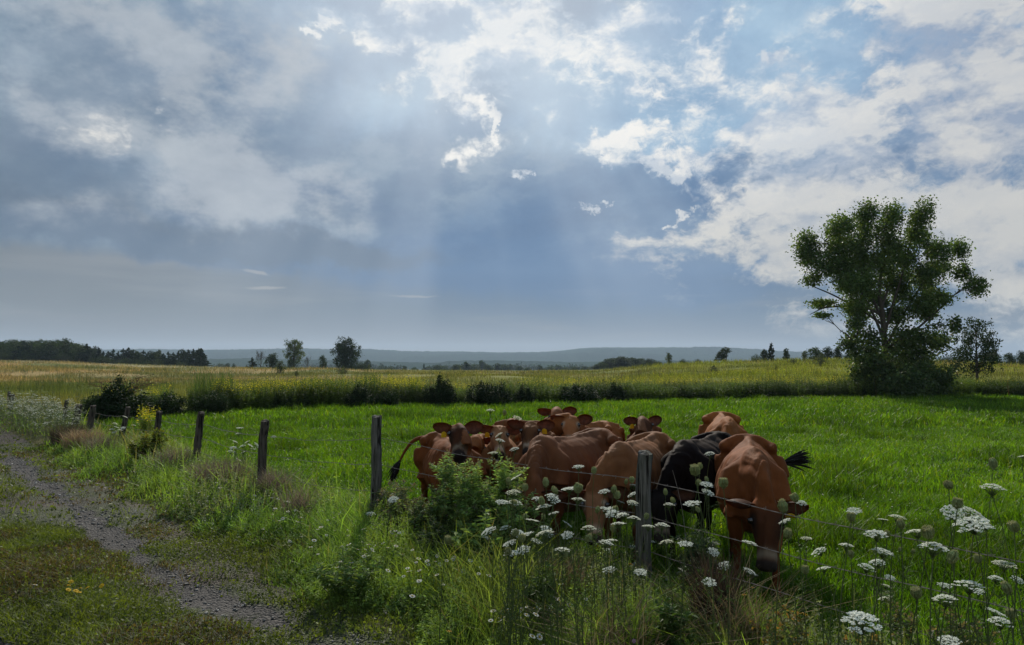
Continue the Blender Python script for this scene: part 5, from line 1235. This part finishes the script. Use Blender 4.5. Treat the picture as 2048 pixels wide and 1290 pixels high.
def carrots():
    g = np.random.default_rng(81); i = 0
    for (px, py, b) in z3(OPEN3)+z2(OPEN2)+MORE+LEFT:
        i += 1; left = (px, py, b) in LEFT
        x, y, z, zg, d = where(px, py, b, .085 if not left else .10, 1.34 if px > 800 else .95)
        w = b*d/FPX*(1.2 if px < 1600 else 1.0); h = z-zg
        bx, by = x+g.normal()*.05*h, y+g.normal()*.05*h; zg = float(ground_z(bx, by))
        root = empty('wild_carrot', (bx, by, zg), 0, 1)
        st = link('stem', STK[i % 5], root, (0, 0, 0)); lx, ly = x-bx, y-by; top = z-zg-.30*w
        st.scale = (.9 if d < 6 else 1.5, .9 if d < 6 else 1.5, math.sqrt(lx*lx+ly*ly+top*top)); st.rotation_euler = Vector((lx, ly, top)).to_track_quat('Z', 'Y').to_euler()
        hd = link('flower_head', UMB[i % 4], root, (lx, ly, z-zg)); hd.scale = (w, w, w); hd.rotation_euler = (g.normal()*.24, g.normal()*.24, g.uniform(0, 6.28))
        if left:
            lb = 'white flat flower by the farthest leaning post' if px < 300 else ('white flat flower left of the scarred post' if px < 600 else 'white flat flower above the palest cow face')
        else: lb = f"white lacy flower open flat {side_of(px)}"
        tag(root, lb, 'wildflower', lb.replace('white flat flower', 'white flat flowers').replace('white lacy flower open flat', 'white lacy flowers'))
        if w > .11 and d < 3.2: root['label'] = 'largest white lacy flower head, low at the right of the bottom edge' if px < 1800 and py > 1200 else root['label']
    for (px, py, b) in z3(SEED3)+z2(SEED2)+MSEED+[(1009, 826, 10)]:
        i += 1; x, y, z, zg, d = where(px, py, b, .045, 1.40, .2); w = b*d/FPX*(1.1 if px < 1600 else .9); h = z-zg
        bx, by = x+g.normal()*.05*h, y+g.normal()*.05*h; zg = float(ground_z(bx, by)); root = empty('wild_carrot', (bx, by, zg))
        lx, ly = x-bx, y-by; top = z-zg-.42*w; st = link('stem', STK[i % 5], root)
        st.scale = (.9, .9, math.sqrt(lx*lx+ly*ly+top*top)); st.rotation_euler = Vector((lx, ly, top)).to_track_quat('Z', 'Y').to_euler()
        hd = link('seed_head', NEST[i % 3], root, (lx, ly, z-zg)); hd.scale = (w, w, w*1.1); hd.rotation_euler = (g.normal()*.25, g.normal()*.25, g.uniform(0, 6.28))
        lb = f"green-brown seed head curled into a cup {side_of(px)}"; tag(root, lb, 'wildflower', lb.replace('green-brown seed head curled into a cup', 'curled seed heads'))
carrots()
def little_flowers():
    g = np.random.default_rng(91)
    def daisy(seed, petal, eye, n=12):
        q = np.random.default_rng(seed); mb = MB()
        for k in range(n):
            a = k/n*6.28+q.normal()*.08; d = np.array((math.cos(a), math.sin(a), 0)); s_ = np.array((-d[1], d[0], 0)); up = np.array((0, 0, 1))
            mb.add([d*.18, d*.36+s_*.10, d*.56-up*.02+s_*.03, d*.5-s_*.07-up*.02], [(0, 1, 2, 3)], None, np.array(petal)*q.uniform(.9, 1.05))
        mb.add(*ball((0, 0, .02), (.20, .20, .10), 8, 4), np.array(eye)); return mb
    def flower(name, seed, petal, eye, n=12):
        mb = daisy(seed, petal, eye, n); mb.add(*tube([(0, 0, 0), (.15, .1, -3), (0, 0, -7)], [.05, .05, .06], 3), np.array(STEMC)); return mb.me(name, (M_PETAL,))
    DA = [flower('daisy', i, (.78, .78, .74), (.45, .32, .03)) for i in (1, 2)]; YE = flower('yellow_flower', 3, (.75, .46, .01), (.6, .36, .01), 16); YO = flower('yellow_flower', 4, (.80, .42, .01), (.5, .25, .01), 6)
    PK = flower('clover_flower', 5, (.40, .20, .34), (.42, .24, .36), 16)
    C = [(745, 925, 24, 10, 14), (700, 1010, 60, 40, 16), (780, 1090, 60, 25, 12), (860, 1115, 60, 22, 16), (850, 1150, 50, 40, 10), (700, 1120, 60, 30, 12), (470, 960, 60, 40, 14), (550, 1010, 60, 45, 16), (640, 1060, 60, 40, 16), (950, 1140, 40, 20, 8), (1110, 1205, 30, 30, 12), (1060, 1225, 40, 30, 8), (990, 1230, 30, 30, 5), (1170, 1180, 60, 40, 6), (610, 1140, 50, 40, 8), (560, 1180, 60, 30, 5), (1060, 1275, 50, 12, 3), (390, 920, 40, 30, 8), (800, 1060, 60, 30, 8)]
    def put(me, name, px, py, w, lb, cat, grp, zz):
        u = (px-1024)/FPX; d = FPX*(CAM_H-.2)/(py-725); x, y, _ = pix(px, py, d)
        for _ in range(12): x, y, z = pix(px, py, d); d *= 1+.6*((z-float(ground_z(x, y)))-zz)/CAM_H
        o = link(name, me, None, (x, y, z)); o.scale = (w, w, w); o.rotation_euler = (g.normal()*.35+.15, g.normal()*.3, g.uniform(0, 6.28)); tag(o, lb, cat, grp)
    for (cx, cy, sx, sy, n) in C:
        for _ in range(n):
            px, py = cx+g.normal()*sx*.6, cy+g.normal()*sy*.6
            if S(*pix(px, 725, FPX*1.8/(py-725))[:2]) < 2.9: continue
            zone = 'left of the tall thistles' if px < 860 else 'below the tall thistles' if px < 1040 else 'left of the near fence post'
            put(DA[g.integers(2)], 'daisy', px, py, g.uniform(.028, .046), f'small white daisy with yellow eye in the verge {zone}', 'daisy', f'small white daisies in the verge {zone}', g.uniform(.22, .36))
    for px, py in ((136, 1170), (142, 1163), (137, 1179), (152, 1181), (161, 1176), (174, 1175), (203, 1171), (158, 1184)):
        put(YE, 'dandelion', px, py, .042, 'yellow dandelion in the cluster on the grassy crown of the track', 'dandelion', 'yellow dandelions on the crown of the track', .12)
    put(DA[0], 'dandelion_clock', 69, 1169, .05, 'pale round dandelion clock left of the yellow dandelions', 'dandelion', None, .12)
    for (px, py) in ((1454, 1179), (1488, 1189), (1505, 1175), (1610, 1228), (1244, 1098), (1195, 1092), (1262, 1128), (898, 1262)):
        put(YO, 'buttercup', px, py, .034, 'yellow flower ' + ('low in the grass below the head-on grazing cow' if px > 1400 else 'left of the near fence post' if px > 1000 else 'near the bottom edge below the thistles'), 'wildflower', ('yellow flowers low in the grass below the nearest cow' if px > 1400 else 'yellow flowers left of the near fence post') if px > 1000 else None, .35)
    for px, py in ((1345, 1208), (1383, 1209), (1268, 1282), (1000, 1150), (792, 1072), (1420, 1246), (1300, 1195)):
        put(PK, 'clover_flower', px, py, .026, 'pink clover head low in the verge grass', 'clover', 'pink clover heads low in the verge', .25)
    # the bank of white flowers at the far left
    mb = MB(); x = []; n = 1700; px = g.uniform(-60, 165, n); d = g.uniform(17.5, 29, n); m = vn(px, d*3, 22, 97, 2) > .38
    for p, q in zip(px[m], d[m]):
        X_, Y_, _ = pix(p, 725, q); s = S(X_, Y_)
        if s < 2.9 or s > 4.4: continue
        h = .45+.45*g.random(); z = float(ground_z(X_, Y_)); c = np.array((X_, Y_, z+h)); k = 5
        V, F = leaves(c+g.normal(0, 1, (k, 3))*(.035, .035, .008), .038, g, .9, 2); mb.add(V, F, None, varcol((.42, .44, .34), k, g, .1, .02, 4)); mb.add(*tube([(X_, Y_, z), c], .0016, 3), np.array(STEMC)*1.3)
        lc = c+g.normal(0, 1, (6, 3))*(.08, .08, .14)-(0, 0, .22); V, F = leaves(lc, .07, g, .4); mb.add(V, F, None, varcol((.12, .15, .07), 6, g, .2, .06, 4))
    o = link('white_flower_bank', mb.me('white_flower_bank', (M_PETAL,))); tag(o, kind='stuff')
little_flowers()
def weed_plant(name, px, ytop, d, width, n, nl, ls, col, label, cat='weed', hook=0.0, seed=1, topc=None, aspect=.35, dens=1.0, flat=0, branch=3, mat=None, stemc=None, droop=.2, hk=1.0):
    """one many-stemmed plant, standing at its own root"""
    g = np.random.default_rng(seed); x, y, zt = pix(px, ytop, d); zg = float(ground_z(x, y)); H = zt-zg
    st, lf = MB(), MB(); stemc = np.array(stemc if stemc is not None else col)*1.2
    for i in range(n):
        a = g.uniform(0, 6.28); r = width*.5*math.sqrt(g.random()); f = r/(width*.5); h = H*(1-.45*f*f*hk)*g.uniform(.80, 1.0)
        e = np.array((math.cos(a)*r, math.sin(a)*r, h)); P_ = limb(st, (e[0]*.15, e[1]*.15, 0), e, .006, .002, g, 4, .03)
        segs = [(P_, h)]
        for b in range(branch):
            q = P_[2+g.integers(3)]; L = h*g.uniform(.18, .38); dd = unit(np.array((g.normal(), g.normal(), 1.1))); Q = limb(st, q, q+dd*L, .003, .0012, g, 3, .05); segs.append((Q, L))
        for (Q, L) in segs:
            m = max(3, int(nl*L/H)); t = g.uniform(.08, 1, m); idx = t*(len(Q)-1); i0 = np.floor(idx).astype(int).clip(0, len(Q)-2); fr = (idx-i0)[:, None]; p = Q[i0]*(1-fr)+Q[i0+1]*fr
            aa = g.uniform(0, 6.28, m); o_ = unit(np.stack([np.cos(aa), np.sin(aa), g.uniform(-.1, .9, m)], -1)); Ls = (ls*g.uniform(.5, 1.3, m)*(1.2-.6*p[:, 2]/H))[:, None]
            sv = unit(np.cross(o_, (0, 0, 1.0))+g.normal(0, .3, o_.shape)); V = np.stack([p, p+o_*Ls*.45+sv*Ls*aspect*.5, p+o_*Ls-np.array((0, 0, 1))*Ls*droop, p+o_*Ls*.45-sv*Ls*aspect*.5], 1).reshape(-1, 3)
            lf.add(V, np.arange(m*4).reshape(m, 4), None, varcol(col, m, g, .2, .1, 4))
            if topc is not None:
                m = 10; V, F = leaves(Q[-1]+g.normal(0, 1, (m, 3))*(.010, .010, .014), .022, g, .7); lf.add(V, F, None, varcol(topc, m, g, .15, .05, 4))
    root = empty(name, (x, y, zg)); tag(root, label, cat); st.C = [np.broadcast_to(stemc, c.shape) for c in st.C]
    link('stems', st.me('stems', (M_STEM,)), root); link('leaves', lf.me('leaves', (mat or M_WEED,)), root); return root
W = weed_plant
W('thistle', 905, 884, 7.3, .42, 9, 170, .085, (0.237, 0.35, 0.125), 'tall pale green thistle reaching up in front of the dark-faced cow', 'thistle', seed=1, topc=(.15, .16, .10), branch=5)
W('thistle', 950, 905, 7.1, .50, 10, 170, .08, (0.213, 0.331, 0.106), 'bushy thistle between the dark-faced and the pale-faced cow', 'thistle', seed=2, topc=(.15, .16, .10), branch=5)
W('thistle', 1005, 908, 7.0, .55, 10, 170, .08, (0.237, 0.356, 0.112), 'thistle with many buds right under the pale-faced cow', 'thistle', seed=3, topc=(.16, .17, .11), branch=6)
W('thistle', 1035, 960, 6.7, .5, 9, 150, .075, (0.213, 0.325, 0.106), 'shorter thistle in front of the chest of the big grazing cow', 'thistle', seed=4, topc=(.15, .15, .10), branch=5)
W('thistle', 975, 985, 6.6, .8, 12, 110, .12, (.19, .29, .085), 'broad leafy mass of thistle foliage at the foot of the tall thistles', 'thistle', seed=5, branch=4)
W('dark_weed', 872, 965, 7.4, .75, 11, 120, .08, (.11, .165, .07), 'dark feathery weed clump left of the tall thistles', seed=6, branch=5, topc=(.06, .05, .04))
W('dark_weed', 900, 1015, 6.8, .7, 12, 120, .08, (.065, .10, .045), 'darkest low weed clump under the tall thistles', seed=16, branch=5)
W('mauve_weed', 785, 948, 8.3, .62, 12, 110, .08, (.19, .22, .13), 'greyish mauve budding weed just right of the tall straight post', seed=7, topc=(.16, .12, .12), branch=6)
W('mauve_weed', 815, 975, 7.9, .6, 9, 100, .08, (.16, .21, .11), 'shorter grey green weed right of the mauve budding weed', seed=8, topc=(.13, .11, .10), branch=5)
W('goldenrod', 310, 852, 14.0, .6, 10, 60, .12, (.085, .115, .025), 'yellow-flowered weed below the leaning post', seed=9, topc=(.30, .27, .03), branch=3)
W('goldenrod', 283, 862, 13.6, .5, 7, 60, .12, (.095, .12, .025), 'small yellow-green weed left of the yellow-flowered weed', seed=10, topc=(.28, .26, .03), branch=3)
W('green_weed', 1320, 1170, 4.7, .35, 5, 70, .10, (.075, .13, .03), 'broad-leaved green herb low below the near fence post', seed=11, branch=2, aspect=.4)
W('green_weed', 1090, 1120, 5.4, .55, 9, 80, .10, (.085, .14, .038), 'dark leafy herb below the big grazing cow', seed=12, branch=3)
W('green_weed', 700, 1075, 6.3, .7, 12, 90, .07, (.12, .19, .055), 'dark bushy herb by the track below the tall straight post', seed=13, branch=4)
W('green_weed', 1395, 1040, 5.9, .40, 9, 90, .09, (.045, .080, .038), 'blue green bushy weed right of the near fence post', seed=14, branch=4)
W('green_weed', 1620, 1215, 4.3, .9, 16, 70, .06, (.11, .12, .04), 'olive wispy weed at the bottom right', seed=15, branch=4, topc=(.26, .16, .05))
W('green_weed', 1860, 1200, 4.2, .9, 14, 70, .06, (.075, .10, .035), 'wispy dark weed in the bottom right corner', seed=17, branch=4, topc=(.14, .12, .07))
M_DRY = colmat('dry_blades', .8, .3, (1, .95, .85))
def dry_tuft(px, ytop, d, width, n, label, seed, col=(.19, .155, .115), lean=1.0):
    g = np.random.default_rng(seed); x, y, zt = pix(px, ytop, d); zg = float(ground_z(x, y)); H = zt-zg
    a = g.uniform(0, 6.28, n); r = width*.30*np.sqrt(g.random(n)); P = np.stack([np.cos(a)*r, np.sin(a)*r, 0*r-.02], -1)
    V, F, F3, C = blades(P, H*g.uniform(.35, 1.0, n), .004+.0004*d, g, varcol(col, n, g, .3, .06), .45*lean); mb = MB(); mb.add(V, F, F3, C)
    o = link('dry_grass_tuft', mb.me('dry_grass_tuft', (M_DRY,)), None, (x, y, zg)); tag(o, label, 'grass tuft')
dry_tuft(545, 918, 10.0, .7, 700, 'bleached grass slumped at the foot of the pale-scarred post', 1)
dry_tuft(450, 905, 10.9, 1.3, 1300, 'broad dry brown tuft between the two dark posts', 2, (.17, .13, .10))
dry_tuft(415, 915, 11.6, .9, 700, 'dry tan tuft at the foot of the dark post leaning right', 3)
dry_tuft(600, 950, 8.9, .6, 350, 'pale dry tuft right of the pale-scarred post', 4)
dry_tuft(350, 885, 13.0, 1.0, 700, 'wispy dry tuft between the yellow-flowered weed and the flat-topped post', 5)
dry_tuft(168, 850, 16.5, 1.3, 1500, 'pale matted dry grass around the stout post at the left', 6, (.30, .22, .13))
dry_tuft(140, 838, 17.5, 1.2, 1100, 'dark rounded dead grass clump left of the stout post', 7, (.10, .085, .05))
dry_tuft(205, 862, 15.2, 1.0, 700, 'low tan grass right of the stout post', 8)
dry_tuft(1425, 1075, 5.1, .45, 800, 'dark brown dead grass clump left of the head-on grazing cow', 9, (.055, .040, .028), .5)
dry_tuft(1480, 1120, 4.8, .7, 420, 'loose straw-coloured tuft in front of the head-on grazing cow', 10, (.20, .15, .08), 1.5)
dry_tuft(1245, 1155, 4.7, .8, 300, 'flattened straw-coloured stalks left of the near fence post', 11, (.22, .17, .10), 2.2)
dry_tuft(1120, 1085, 5.8, .7, 350, 'brown stalks under the flowers in front of the big grazing cow', 12, (.16, .11, .07), 1.0)
# ---------------------------------------------------------------- labels that single out the look-alikes
ORD = 'leftmost,second,third,fourth,fifth,sixth,seventh,eighth,ninth,tenth,eleventh,twelfth,thirteenth,fourteenth,fifteenth,sixteenth,seventeenth,eighteenth,nineteenth,twentieth'.split(',')
def enumerate_labels():
    fam = {}
    for o in COL.objects:
        if o.parent is None and o.get('category') and o.get('group') and o['category'] in ('wildflower', 'tree', 'bush', 'dandelion', 'clover'):
            fam.setdefault((o['label'], o['group']), []).append(o)
    for (lb, gp), L in fam.items():
        if len(L) < 2: continue
        sx = lambda o: (o.location.x+(o.children[-1].location.x if o['category'] == 'wildflower' and o.children else 0))/o.location.y
        sy = lambda o: (CAM_H-o.location.z-(o.children[-1].location.z if o.children and o['category'] == 'wildflower' else 0))/o.location.y
        if L[0]['category'] == 'wildflower' and len(L) > 6:
            L.sort(key=sy); k = 2 if len(L) <= 24 else 3; n = -(-len(L)//k)
            names = ['upper', 'lower'] if k == 2 else ['upper', 'middle', 'lower']
            rows = [(names[i], L[i*n:(i+1)*n]) for i in range(k)]
        else: rows = [('', L)]
        short = gp
        for nm, row in rows:
            row.sort(key=sx)
            for i, o in enumerate(row):
                if i >= len(ORD)*2: continue
                if i < len(ORD): w = ORD[i]+('' if i == 0 else ' from left')
                else:
                    j = len(row)-1-i
                    if j >= len(ORD): continue
                    w = 'rightmost' if j == 0 else ORD[j]+' from right'
                o['label'] = f"{w} of the {nm+' ' if nm else ''}{short}"
enumerate_labels()
